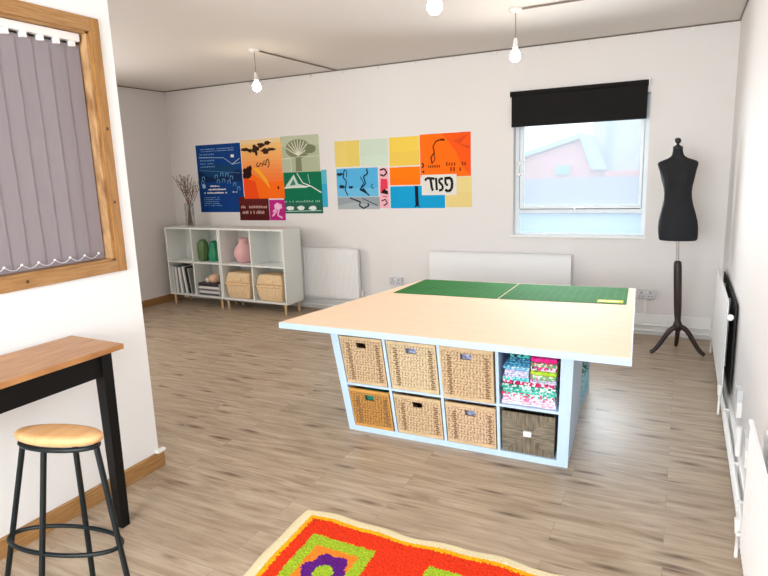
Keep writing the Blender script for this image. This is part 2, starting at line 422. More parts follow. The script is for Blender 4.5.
# ------------------------------------------------------------------ radiators
def radiator(x0, x1, z0, z1, label, along='x', wall=YB, off=.045, thick=.055, group=None, ribs=True, rear='painted_gap_shade'):
    """Panel radiator. along x: on the back wall ; along y: on the right wall (x0,x1 are then y)."""
    def P(a, d, z):   # a along the wall, d distance from the wall, z
        return (a, wall-d, z) if along == 'x' else (wall-d, a, z)
    f = lambda x, y, z: P(x, y, z)
    t = thing('panel_radiator', label, 'radiator', P((x0+x1)/2, off, z0), group)
    b = MB()
    fr = off+thick
    # ribbed front panel
    n = int((x1-x0-.05)/.033); st = (x1-x0-.05)/n
    prof = [(x0, fr-.006)]
    for i in range(n if ribs else 0):
        a = x0+.025+i*st
        prof += [(a, fr-.006), (a+st*.25, fr), (a+st*.75, fr), (a+st, fr-.006)]
    prof += [(x1, fr-.006)]
    back = fr-.014
    zt, zb = (z1-.045 if along == 'x' else z1-.012), z0+.02
    for (p, q) in zip(prof[:-1], prof[1:]):
        if q[0]-p[0] < 1e-6: continue
        b.add([P(p[0], p[1], zb), P(q[0], q[1], zb), P(q[0], q[1], zt), P(p[0], p[1], zt)], [(0, 1, 2, 3)])
    b.box(x0, x1, back, fr-.0075, z0, z1-.012, fn=f)
    b.build('front_panel', rad_m, t)
    if along == 'x':
        MB().box(x0+.01, x1-.01, off, off+.012, z0+.005, z1-.012, fn=f).build('rear_panel', rad_m, t)
        MB().box(x0-.002, x1+.002, off-.002, fr-.001, z1-.010, z1, fn=f).build('top_grille', rad_m, t, bevel=.002)
        for e, s in ((x0, 1), (x1, -1)):
            MB().box(min(e-s*.002, e+s*.001), max(e-s*.002, e+s*.001), off, fr-.003, z0+.005, z1-.010, fn=f).build('side_cover', rad_m, t)
    else:
        MB().box(x0, x1, fr-.014, fr+.0015, z1-.012, z1, fn=f).build('top_edge', rad_m, t, bevel=.002)
        MB().box(x0+.01, x1-.01, .012, .020, z0+.03, z1-.03, fn=f).build('rear_panel', rad_m if rear == 'white' else mat(rear, (22, 21, 20), .7), t)  # near-black version paints the shade of the gap behind the radiator
    for a in (x0+.45, x1-.3):
        MB().box(a-.015, a+.015, .001, off+.002, z0+.08, z1-.08, fn=f).build('wall_bracket', rad_m, t)
    for e, s in ((x0, -1), (x1, 1)):
        b = MB()
        b.tube([P(e, off+.02, z0+.05), P(e+s*.035, off+.02, z0+.05), P(e+s*.035, off+.02, .012 if along == 'x' else .02)], .0075, 8)
        b.tube([P(e+s*.035, off+.02, z0+.035), P(e+s*.035, off+.02, z0+.10)], [.012, .017], 10)
        b.build('valve', white, t)
    return t
radiator(-4.16, -3.315, .16, .752, 'short white panel radiator on the back wall beside the low bookcase')
radiator(-2.43, -.95, .16, .752, 'long white panel radiator on the back wall under the window', ribs=False)
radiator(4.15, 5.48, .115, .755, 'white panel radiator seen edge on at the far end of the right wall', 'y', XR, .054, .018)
radiator(1.35, 2.52, .09, .63, 'white panel radiator on the right wall nearest the viewer, its near end out of view', 'y', XR, .054, .018, rear='white')
# bleed cap at the near end of the far right radiator
b = MB(); b.lathe([(.010, -.01), (.014, 0), (.014, .012), (.006, .016)], (.292, 4.13, .655), 14, axis='y')
b.lathe([(.014, -.016), (.020, -.016), (.020, -.008), (.014, -.008)], (.292, 4.125, .655), 14, axis='y')
tag(b.build('radiator_cap', plast), 'round white end cap on the near edge of the far right radiator', 'radiator fitting')

# ------------------------------------------------------------------ sockets
def socket(cx, cz, w, h, label, wall='back', y=None, drop=None, cat='socket', plate=None, holes=True):
    def f(a, d, z): return (a, YB-d, z) if wall == 'back' else (XR-d, a, z)
    c = cx
    t = thing('wall_socket', label, cat, f(c, 0, cz-h/2))
    MB().box(c-w/2, c+w/2, 0, .028, cz-h/2, cz+h/2, fn=f).build('socket_plate', plate or grey_plast, t, bevel=.003)
    if holes:
        b = MB()
        for s in (-w/4, w/4):
            b.box(c+s-.004, c+s+.004, .0275, .029, cz+.008, cz+.024, fn=f)
            for q in (-.013, .013): b.box(c+s+q-.005, c+s+q+.005, .0275, .029, cz-.022, cz-.014, fn=f)
        b.build('pin_hole', dark, t)
        b = MB()
        for s in (-.012, .012): b.box(c+s-.006, c+s+.006, .028, .032, cz+.012, cz+.03, fn=f)
        build_each(b, 'switch', plast, t)
    if drop is not None:
        MB().box(c-.012, c+.012, 0, .014, drop, cz-h/2, fn=f).build('cable_trunking', white, t)
socket(-2.873, .388, .155, .085, 'double wall socket between the two back wall radiators')
socket(-.274, .392, .155, .085, 'double wall socket with cable trunking between table and dress form', drop=.20)
def side_socket(y, z, label):
    t = thing('wall_socket', label, 'socket', (XR, y, z-.09))
    MB().box(XR-.026, XR, y-.05, y+.05, z-.10, z-.011).build('back_box', plast, t, bevel=.003)
    MB().box(XR-.028, XR, y-.05, y+.05, z-.010, z+.055).build('socket_plate', grey_plast, t, bevel=.002)
side_socket(3.60, .33, 'boxed wall socket on the right wall just past the far radiator')
side_socket(3.05, .30, 'boxed wall socket on the right wall by the closest radiator')
b = MB(); b.tube([(.318, 3.36, .10), (.318, 3.36, .255)], .014, 12)
tag(b.build('pipe_sleeve', white), 'short upright white pipe sleeve on the right wall between the two boxed sockets', 'pipe')

# ------------------------------------------------------------------ pendant lamps
bulbm = mat('glowing_bulb', (255, 240, 210), .3, emit=(1, .85, .62, 1), estr=52)
def pendant(x, y, label, conduit=None):
    t = thing('pendant_lamp', label, 'lamp', (x, y, 2.37), 'bare bulb pendants on the ceiling')
    b = MB(); b.lathe([(.05, H), (.05, H-.012), (.038, H-.024), (.012, H-.03)], (x, y, 0), 20); b.build('ceiling_rose', plast, t)
    b = MB(); b.tube([(x, y, H-.028), (x, y, 2.51)], .003, 6); b.build('cord', cm, t)
    b = MB(); b.lathe([(.006, 2.535), (.016, 2.52), (.018, 2.475), (.021, 2.472), (.021, 2.465), (.0, 2.46)], (x, y, 0), 16); b.build('lamp_holder', plast, t)
    b = MB(); b.lathe([(.013, 2.462), (.016, 2.452), (.030, 2.435), (.038, 2.412), (.036, 2.39), (.022, 2.372), (.001, 2.366)], (x, y, 0), 20)
    b.build('bulb', bulbm, t)
    if conduit:
        MB().tube(conduit, .007, 6).build('ceiling_conduit', cm, t)
pendant(-3.55, 4.60, 'bare bulb pendant lamp above the bookcase and blue poster, leftmost of three', [(-3.55, 4.64, H-.008), (-3.52, 6.0, H-.008)])
pendant(-1.17, 4.60, 'bare bulb pendant lamp left of the black roller blind, rightmost of three', [(-1.13, 4.60, H-.008), (.33, 4.58, H-.008)])
pendant(-1.17, 2.99, 'bare bulb pendant lamp at the top edge of the photo, middle of three', [(-1.13, 2.99, H-.008), (.33, 2.99, H-.008)])

# ------------------------------------------------------------------ posters on the back wall
def text_polys(s, x0, z0, w, h):
    """Lettering as polygons fitted in a box of the poster."""
    cu = bpy.data.curves.new('lettering', 'FONT'); cu.body = s; cu.resolution_u = 2
    o = bpy.data.objects.new('lettering', cu); COL.objects.link(o)
    dg = bpy.context.evaluated_depsgraph_get(); dg.update()
    me = o.evaluated_get(dg).to_mesh()
    vs = [(v.co.x, v.co.y) for v in me.vertices]; fs = [tuple(p.vertices) for p in me.polygons]
    o.evaluated_get(dg).to_mesh_clear(); bpy.data.objects.remove(o); bpy.data.curves.remove(cu)
    ax, bx = min(v[0] for v in vs), max(v[0] for v in vs); ay, by = min(v[1] for v in vs), max(v[1] for v in vs)
    return [(x0+(v[0]-ax)/(bx-ax)*w, z0+(v[1]-ay)/(by-ay)*h) for v in vs], fs
class Poster:
    def __init__(s, x0, x1, z0, z1, paper, front=0):
        s.x0, s.x1, s.z0, s.z1 = x0, x1, z0, z1; s.mb = MB(); s.cols = []; s.y = YB-.0015-front*.0016
        s.k = 1; s.mi(paper); s.mb.box(x0, x1, s.y, YB-.0002-front*.0016, z0, z1, 0)
    def mi(s, rgb):
        if rgb not in s.cols: s.cols.append(rgb)
        return s.cols.index(rgb)
    def P(s, u, v, k=None): return (s.x0+u*(s.x1-s.x0), s.y-.00012*(k or s.k), s.z0+v*(s.z1-s.z0))
    def poly(s, pts, rgb):
        s.k += 1; s.mb.add([s.P(*p) for p in pts], [tuple(range(len(pts)))], s.mi(rgb))
    def rect(s, u0, u1, v0, v1, rgb): s.poly([(u0, v0), (u1, v0), (u1, v1), (u0, v1)], rgb)
    def blob(s, u, v, ru, rv, rgb, n=14, j=0):
        s.poly([(u+ru*(1+random.uniform(-j, j))*math.cos(2*math.pi*i/n), v+rv*(1+random.uniform(-j, j))*math.sin(2*math.pi*i/n)) for i in range(n)], rgb)
    def line(s, pts, w, rgb):
        s.k += 1; W_ = s.x1-s.x0; H_ = s.z1-s.z0
        for a, b_ in zip(pts[:-1], pts[1:]):
            dx, dz = (b_[0]-a[0])*W_, (b_[1]-a[1])*H_; L = math.hypot(dx, dz) or 1
            nx, nz = -dz/L*w/2, dx/L*w/2
            q = [(a[0]+nx/W_, a[1]+nz/H_), (b_[0]+nx/W_, b_[1]+nz/H_), (b_[0]-nx/W_, b_[1]-nz/H_), (a[0]-nx/W_, a[1]-nz/H_)]
            s.mb.add([s.P(*p) for p in q], [(0, 1, 2, 3)], s.mi(rgb))
    def scribble(s, u0, u1, v, h, n, w, rgb):
        """A row of small illegible print, as separate marks."""
        s.k += 1; st = (u1-u0)/n
        for i in range(n):
            if random.random() < .12: continue
            a = u0+i*st; hh = h*random.uniform(.6, 1)
            q = [(a, v), (a+st*w, v), (a+st*w, v+hh), (a, v+hh)]
            s.mb.add([s.P(*p) for p in q], [(0, 1, 2, 3)], s.mi(rgb))
    def text(s, t, u0, v0, w, h, rgb):
        vs, fs = text_polys(t, u0, v0, w, h); s.k += 1
        s.mb.add([s.P(*p) for p in vs], fs, s.mi(rgb))
    def done(s, label, group):
        o = s.mb.build('poster', [ink(c) for c in s.cols], origin=((s.x0+s.x1)/2, YB, s.z0))
        return tag(o, label, 'poster', group)
GL, GR = 'posters of the left wall collage', 'posters of the right wall collage'
WH = (235, 235, 232)
# dark blue
p = Poster(-5.690, -4.962, 1.170, 2.025, (14, 62, 132))
p.rect(.02, .98, .45, .62, (18, 44, 84)); p.blob(.45, .62, .42, .10, (22, 66, 110), j=.2)
for i, v in enumerate((.93, .90)): p.scribble(.10, .86, v, .012, 40, .7, (150, 180, 215))
for i in range(5): p.scribble(.08, .42-.04*(i % 2), .85-.045*i, .02, 9, .6, (120, 160, 205))
p.line([(.05, .82), (.62, .80), (.80, .70), (.98, .72)], .006, (170, 200, 225)); p.line([(.80, .70), (.97, .78)], .006, WH)
p.line([(.06, .63), (.5, .60), (.95, .57)], .005, (90, 140, 190)); p.rect(.78, .85, .80, .84, WH)
for (u, v) in ((.12, .50), (.10, .44), (.42, .52), (.55, .55), (.66, .54), (.76, .50), (.46, .45), (.58, .46), (.70, .44), (.82, .40), (.90, .34)):
    p.line([(u-.03, v-.02), (u-.02, v+.03), (u+.03, v+.03), (u+.03, v-.02)], .008, (110, 165, 215))
p.scribble(.27, .48, .38, .022, 6, .85, WH); p.scribble(.22, .62, .33, .024, 12, .85, WH); p.scribble(.08, .64, .28, .024, 16, .85, WH)
p.scribble(.70, .90, .29, .018, 3, .5, WH)
for i in range(5): p.scribble(.10, .46 if i != 4 else .54, .215-.03*i, .012, 14, .75, (130, 170, 215))
p.blob(.12, .39, .045, .035, (160, 195, 225), 12, .2)
p.done('dark blue poster with small white print, leftmost on the back wall', GL)
# orange
p = Poster(-4.950, -4.335, 1.335, 2.052, (250, 160, 40))
for i in range(14):
    q = i/13.; c = (int(244+q*6), int(206-q*118), int(130-q*104)) if i else (238, 208, 156)
    p.rect(0, 1, 1-(i+1)/14., 1-i/14., c)
p.poly([(0, 0), (1, 0), (1, .30), (.55, .26), (.25, .42), (0, .36)], (252, 110, 20)); p.poly([(0, 0), (.38, 0), (.30, .3), (0, .36)], (244, 78, 22))
p.poly([(.25, .52), (.42, .40), (.66, .16), (.60, .32), (.40, .52)], (255, 176, 40))
p.blob(.12, .45, .11, .09, (44, 16, 10), j=.25); p.blob(.05, .40, .06, .05, (44, 16, 10), j=.25)
p.blob(.20, .52, .04, .05, (44, 16, 10))
for (u, v, a, b2) in ((.10, .84, .10, .035), (.22, .82, .08, .03), (.36, .84, .09, .06), (.50, .90, .10, .04), (.66, .93, .09, .03), (.60, .80, .10, .045), (.74, .82, .10, .03), (.38, .78, .03, .07)):
    p.blob(u, v, a, b2, (58, 34, 26), 12, .35)
p.line([(.40, .62), (.36, .56), (.42, .54), (.46, .60), (.52, .58), (.50, .54)], .012, (62, 30, 22))
p.line([(.56, .64), (.54, .58), (.60, .57), (.61, .64), (.66, .66), (.68, .58), (.64, .52)], .012, (62, 30, 22)); p.blob(.86, .18, .022, .03, (90, 30, 10))
p.done('orange and yellow poster with black splashes beside the blue poster', GL)
# maroon
p = Poster(-5.046, -4.584, 1.066, 1.358, (92, 30, 30), 1); p.rect(0, 1, .0, .5, (82, 24, 26))
p.scribble(.06, .95, .52, .12, 16, .62, (200, 160, 150)); p.scribble(.10, .42, .28, .13, 6, .6, (205, 170, 160)); p.scribble(.48, .85, .28, .14, 8, .55, (215, 180, 165))
p.done('small maroon poster with faded lettering under the orange poster', GL)
# magenta
p = Poster(-4.576, -4.342, 1.068, 1.318, (190, 36, 130), 1)
p.blob(.55, .68, .28, .18, (240, 190, 220), j=.25); p.blob(.35, .45, .14, .10, (235, 170, 210), j=.3); p.line([(.6, .5), (.5, .25), (.8, .12)], .02, (240, 190, 220)); p.line([(.15, .2), (.35, .35)], .02, (240, 190, 220))
p.done('small magenta print with pale figure beside the maroon poster', GL)
# olive
p = Poster(-4.345, -3.812, 1.640, 2.062, (176, 184, 156))
p.rect(0, 1, .72, 1, (190, 196, 172)); p.blob(.45, .64, .34, .26, (132, 134, 106))
p.poly([(.36, .02), (.38, .5), (.52, .5), (.53, .02)], (128, 132, 104))
for a in range(-4, 5): p.line([(.45, .45), (.45+a*.085, .88-.012*a*a)], .010, (222, 224, 206))
p.blob(.78, .62, .14, .12, (120, 126, 100)); p.line([(.0, .38), (.45, .42), (1, .42)], .006, (215, 218, 198)); p.rect(.0, .25, .0, .36, (184, 190, 166)); p.line([(.25, 0), (.25, .38), (0, .38)], .006, (220, 222, 206))
p.done('olive grey print of a fan shaped tree at top right of the left collage', GL)
# green
p = Poster(-4.352, -3.800, 1.152, 1.640, (14, 112, 78))
p.poly([(.06, .66), (.30, .95), (.40, .72), (.62, .66), (.62, .62), (.06, .62)], (196, 214, 204)); p.poly([(.18, .68), (.28, .84), (.34, .70)], (60, 130, 108))
p.line([(.38, .98), (.52, .74), (.72, .66)], .010, WH); p.line([(0, .62), (.72, .66), (.98, .50)], .012, (225, 232, 226)); p.line([(.66, .95), (.70, .72)], .006, (190, 210, 200))
p.rect(0, 1, 0, .26, (40, 100, 84)); p.scribble(.02, .95, .27, .05, 22, .45, (150, 195, 175))
for u in (.16, .44, .74): p.blob(u, .13, .10, .055, (222, 232, 226), j=.15)
p.line([(.04, .05), (.96, .07)], .008, (190, 210, 200))
p.done('dark green print with white mountain and row of white shapes', GL)
p = Poster(-3.800, -3.728, 1.225, 1.655, (60, 168, 206)); p.rect(0, 1, .62, 1, (92, 184, 204)); p.done('narrow light blue strip along the right edge of the green print', GL)
# right collage
p = Poster(-3.603, -3.283, 1.678, 1.965, (228, 204, 108)); p.rect(0, .5, 0, 1, (231, 208, 116)); p.done('plain dull yellow square, leftmost of the top row of the right collage', GR)
p = Poster(-3.274, -2.927, 1.672, 1.968, (202, 218, 200)); p.rect(0, 1, 0, .4, (206, 221, 206)); p.done('plain pale mint square between two yellow squares', GR)
p = Poster(-2.911, -2.557, 1.665, 1.970, (240, 205, 84)); p.rect(0, 1, 0, .5, (236, 200, 86)); p.done('plain bright yellow square left of the big orange print', GR)
p = Poster(-2.548, -1.984, 1.535, 1.980, (255, 112, 18))
p.poly([(.45, 1), (1, 1), (1, .0), (.85, .2), (.7, .6)], (246, 90, 24)); p.poly([(.66, .82), (.95, .95), (.8, .74), (1.0, .68), (.95, .62)], (226, 76, 30))
p.line([(.24, .32), (.22, .46), (.29, .56), (.27, .72), (.33, .83), (.42, .86), (.50, .84)], .014, (74, 26, 12)); p.blob(.45, .855, .055, .025, (74, 26, 12)); p.line([(.24, .32), (.30, .40), (.29, .56)], .010, (74, 26, 12))
p.line([(.04, .34), (.07, .28), (.04, .22)], .016, (60, 24, 14)); p.blob(.06, .13, .02, .03, (60, 24, 14))
p.scribble(.16, .42, .22, .07, 6, .5, (90, 30, 12)); p.scribble(.52, .98, .25, .11, 9, .55, (150, 48, 14)); p.scribble(.60, .84, .12, .11, 4, .6, (170, 56, 16))
p.done('big orange print with curling black plant at right of the collage', GR)
p = Poster(-3.595, -3.060, 1.340, 1.660, (86, 176, 224)); DK = (22, 40, 62); p.rect(0, 1, 0, .3, (110, 188, 228))
p.line([(.20, .96), (.16, .70), (.24, .55), (.20, .25), (.26, .05)], .014, DK); p.line([(.20, .96), (.26, .90), (.24, .70)], .010, DK); p.blob(.08, .80, .07, .06, DK, j=.3); p.blob(.12, .36, .08, .07, DK, j=.3); p.blob(.34, .34, .05, .05, DK, j=.3)
p.line([(.74, .97), (.76, .80), (.66, .70), (.70, .45), (.56, .25), (.72, .12), (.78, .04)], .016, DK); p.poly([(.54, .24), (.66, .30), (.76, .08)], DK); p.line([(.58, .70), (.66, .48), (.58, .30)], .010, DK); p.line([(.88, .44), (.83, .38), (.86, .28), (.90, .30)], .008, DK)
p.done('light blue print with two dark twisting plants', GR)
p = Poster(-3.595, -3.050, 1.198, 1.336, (150, 160, 166)); p.poly([(0, .3), (.4, .6), (1, .2), (1, 0), (0, 0)], (170, 178, 182))
p.line([(.3, .95), (.55, .60), (.52, .3), (.62, .08), (.75, .3), (.72, .5)], .016, (34, 40, 46)); p.line([(.6, .9), (.95, .3)], .010, (60, 66, 72))
p.done('narrow grey print with dark brush line under the light blue print', GR)
p = Poster(-3.050, -2.930, 1.210, 1.650, (236, 178, 188)); p.poly([(.1, .40), (.9, .5), (.85, .72), (.2, .74)], (226, 62, 90)); p.line([(.15, .95), (.6, .98), (.85, .88), (.5, .80), (.15, .84)], .018, (50, 20, 30)); p.poly([(.1, .38), (.9, .34), (.9, .42), (.5, .48)], (40, 20, 26)); p.line([(.2, .18), (.6, .22), (.8, .12), (.4, .06)], .014, (70, 30, 40)); p.line([(.3, .30), (.8, .28)], .01, (200, 80, 100))
p.done('tall narrow pink print with red shape in the right collage', GR)
p = Poster(-2.914, -2.552, 1.458, 1.652, (255, 124, 10)); p.rect(0, 1, 0, .4, (252, 120, 12)); p.done('plain orange rectangle under the bright yellow square', GR)
p = Poster(-2.914, -2.272, 1.207, 1.446, (20, 158, 212)); p.poly([(.465, .08), (.46, 1), (.52, 1), (.53, .1)], (20, 30, 44)); p.poly([(.42, .02), (.49, .16), (.58, .04), (.50, .08)], (20, 30, 44)); p.done('bright blue rectangle with black vertical post', GR)
p = Poster(-2.262, -1.975, 1.215, 1.530, (232, 212, 144)); p.rect(0, 1, 0, .5, (230, 208, 138)); p.done('plain pale yellow square at the lower right of the collage', GR)
p = Poster(-2.536, -2.140, 1.345, 1.560, (226, 222, 216), 1)
K_ = (34, 30, 32)
p.line([(.10, .72), (.16, .84), (.38, .80)], .026, K_); p.line([(.26, .80), (.28, .55), (.30, .30), (.33, .22)], .028, K_)
p.line([(.42, .84), (.43, .55), (.44, .24)], .026, K_)
p.line([(.62, .78), (.54, .80), (.50, .66), (.56, .54), (.61, .44), (.60, .26), (.50, .22)], .026, K_)
p.line([(.66, .80), (.84, .82), (.88, .60), (.86, .28), (.76, .16), (.68, .26)], .030, (34, 30, 32)); p.line([(.68, .74), (.70, .50), (.76, .48)], .026, (34, 30, 32))
p.done('white card with big black capital letters over the orange print', GR)
# ------------------------------------------------------------------ low bookcase, two cube units
shelfm = mat('white_laminate', (232, 235, 232), .4)
legm = mat('pale_birch', (214, 180, 140), .5, var=.05)
BA = math.radians(-3.4); BX, BY = -5.985, 5.63
def bw(x, y, z):   # bookcase coordinates to the room
    return (BX+x*math.cos(BA)-y*math.sin(BA), BY+x*math.sin(BA)+y*math.cos(BA), z)
BD = .32; BZ0, BZ1, BZM = .13, 1.005, .565; PT = .02
def cube_unit(x0, x1, label):
    t = thing('cube_bookcase', label, 'bookcase', bw((x0+x1)/2, BD/2, 0), 'white cube bookcases side by side')
    b = MB(); b.box(x0, x0+PT, 0, BD, BZ0, BZ1-PT); b.box(x1-PT, x1, 0, BD, BZ0, BZ1-PT); build_each(b, 'side_panel', shelfm, t, fn=bw, bevel=.0015)
    MB().box(x0, x1, 0, BD, BZ1-PT, BZ1).build('top_panel', shelfm, t, fn=bw, bevel=.0015)
    MB().box(x0+PT, x1-PT, 0, BD, BZ0, BZ0+PT).build('bottom_panel', shelfm, t, fn=bw)
    MB().box(x0+PT, x1-PT, BD-.008, BD, BZ0+PT, BZ1-PT).build('back_panel', shelfm, t, fn=bw)
    xm = (x0+x1)/2
    MB().box(xm-.009, xm+.009, .002, BD-.008, BZ0+PT, BZ1-PT).build('divider', shelfm, t, fn=bw)
    for a, c in ((x0+PT, xm-.009), (xm+.009, x1-PT)):
        MB().box(a, c, .002, BD-.008, BZM-.009, BZM+.009).build('shelf', shelfm, t, fn=bw)
    for a in (x0+.05, x1-.05):
        for y in (.035, BD-.04):
            MB().lathe([(.013, 0), (.019, BZ0)], (a, y, 0), 14).build('leg', legm, t, fn=bw)
U1 = (0, .935); U2 = (.943, 1.945)
cube_unit(*U1, 'white four cube bookcase on birch legs at the left, holding magazines')
cube_unit(*U2, 'white four cube bookcase on birch legs at the right, holding two lidded baskets')
zt, zm, zb = BZ1, BZM+.009, BZ0+PT
# magazines standing in the lower left cube
mags = [(.038, .030, .34, (214, 218, 220), 2, 'pale grey magazine, first upright one from the left'),
        (.070, .018, .345, (160, 168, 176), 2, 'mid grey magazine, second upright one from the left'),
        (.088, .035, .33, (228, 230, 230), 1, 'thick off white magazine, third upright one from the left'),
        (.134, .020, .345, (112, 118, 124), 3, 'grey magazine, fourth upright one from the left'),
        (.164, .038, .33, (238, 238, 236), 4, 'thick white magazine, fifth upright one from the left'),
        (.214, .020, .34, (140, 146, 150), 5, 'mid tone grey magazine, sixth upright one from the left'),
        (.262, .030, .35, (240, 240, 240), 8, 'white leaning magazine beside the black one'),
        (.312, .026, .345, (34, 34, 38), 8, 'black leaning magazine in the lower left cube'),
        (.356, .024, .33, (150, 156, 150), 8, 'grey green leaning magazine, last on the right of the cube')]
paper = mat('paper_edges', (236, 234, 228), .8)
for x, w, h, c, lean, lab in mags:
    a = math.radians(lean)
    def fn(px, py, pz, x=x, a=a): # lean to the left, standing on the lower right edge
        dx = px-x-w; dz = pz
        return bw(x+w+dx*math.cos(a)-dz*math.sin(a), py, zb+.0005+dz*math.cos(a)-dx*math.sin(a)*(-1)*1.0 + w*math.sin(a))
    def fn(px, py, pz, x=x, a=a, w=w):
        dx = px-x
        return bw(x+dx*math.cos(a)-pz*math.sin(a)+h_lean(a), py, zb+.0005+pz*math.cos(a)+dx*math.sin(a))
    h_lean = lambda a: 0.0
    t = thing('magazine', lab, 'magazine', bw(x, .03, zb), 'magazines standing in the lower left cube')
    m_ = mat('cover_%d_%d_%d' % c, c, .4)
    b = MB(); b.box(x, x+.002, .03, .25, 0, h); b.box(x+w-.002, x+w, .03, .25, 0, h); b.box(x+.002, x+w-.002, .03, .032, 0, h)
    b.build('cover', m_, t, fn=fn)
    MB().box(x+.0021, x+w-.0021, .0325, .247, .002, h-.003).build('pages', paper, t, fn=fn)
# stack of magazines lying in the second lower cube
c0 = .945/2+.009
st = [(.026, (70, 74, 78), 'grey magazine, lowest of the lying pile', .0), (.030, (215, 215, 215), 'white magazine, second from below in the pile', .01),
      (.026, (110, 108, 112), 'mid grey magazine, third from below in the pile', -.006), (.030, (225, 224, 222), 'off white magazine, fourth from below in the pile', .008), (.040, (50, 46, 54), 'thick dark magazine on top of the lying pile', -.004)]
z = zb+.0005
for h, c, lab, dx in st:
    t = thing('magazine', lab, 'magazine', bw(c0+.2, .05, z), 'magazines lying in a pile in the bookcase')
    m_ = mat('cover_%d_%d_%d' % c, c, .4); x0, x1 = c0+.015+dx, c0+.365+dx
    b = MB(); b.box(x0, x1, .03, .24, z, z+.002); b.box(x0, x1, .03, .24, z+h-.002, z+h); b.box(x0, x1, .03, .032, z+.002, z+h-.002); b.build('cover', m_, t, fn=bw)
    MB().box(x0+.003, x1-.003, .0325, .238, z+.0021, z+h-.0021).build('pages', paper, t, fn=bw)
    z += h+.0006
t = thing('round_jar', 'small peach coloured round jar on the lying magazine pile', 'ornament', bw(c0+.31, .12, z))
MB().lathe([(.04, 0), (.068, .02), (.078, .055), (.068, .09), (.035, .105), (.001, .108)], (c0+.23, .11, z), 20).build('jar_body', mat('peach_ceramic', (232, 190, 160), .5), t, fn=bw)
MB().sphere((c0+.23, .11, z+.112), .012, 10).build('knob', mat('peach_ceramic', (232, 190, 160), .5), t, fn=bw)
b = MB(); b.lathe([(.022, 0), (.034, .018), (.03, .052), (.012, .06), (.001, .062)], (c0+.12, .10, z), 16)
tag(b.build('small_pot', mat('cream_ceramic', (240, 222, 204), .5), origin=bw(c0+.2, .1, z), fn=bw), 'tiny cream pot left of the peach jar on the magazines', 'ornament')
# ribbed vases
def ribbed(x, y, prof, ribs, amp, m, label, name='ribbed_vase', z0=zm):
    n = ribs*6
    b = MB(); vs = []
    for (r, zz) in prof:
        for k in range(n):
            t_ = 2*math.pi*k/n; q = r*(1+amp*(abs(math.cos(t_*ribs/2))-.5))
            vs.append((x+q*math.cos(t_), y+q*math.sin(t_), z0+.0006+zz))
    fs = [(i*n+k, i*n+(k+1) % n, (i+1)*n+(k+1) % n, (i+1)*n+k) for i in range(len(prof)-1) for k in range(n)]
    b.add(vs, fs, 0, True); b.add(vs[:n], [tuple(range(n-1, -1, -1))])
    return tag(b.build(name, m, origin=bw(x, y, z0), fn=bw), label, 'vase')
ribbed(.551, .11, [(.045, 0), (.058, .03), (.066, .10), (.066, .18), (.058, .235), (.036, .27), (.026, .278), (.022, .27), (.02, .2)], 9, .12, mat('olive_glaze', (84, 112, 66), .35), 'olive green ribbed oval vase in the bookcase, the taller green one')
ribbed(.690, .16, [(.06, 0), (.072, .04), (.072, .09), (.055, .14), (.05, .17), (.056, .20), (.046, .235), (.028, .255), (.022, .25), (.02, .16)], 9, .14, mat('teal_glaze', (30, 140, 100), .3), 'emerald green ribbed gourd shaped vase, the shorter green one')
b = MB(); b.lathe([(.066, 0), (.10, .03), (.122, .09), (.124, .14), (.104, .19), (.066, .235), (.056, .262), (.058, .30), (.050, .30), (.047, .262), (.05, .24), (.02, .2)], (.955+.225, .18, zm+.0006), 32)
tag(b.build('pink_vase', mat('pink_glaze', (230, 178, 180), .55), origin=bw(1.255, .15, zm), fn=bw), 'pink bottle shaped vase with short wide neck in the bookcase', 'vase')

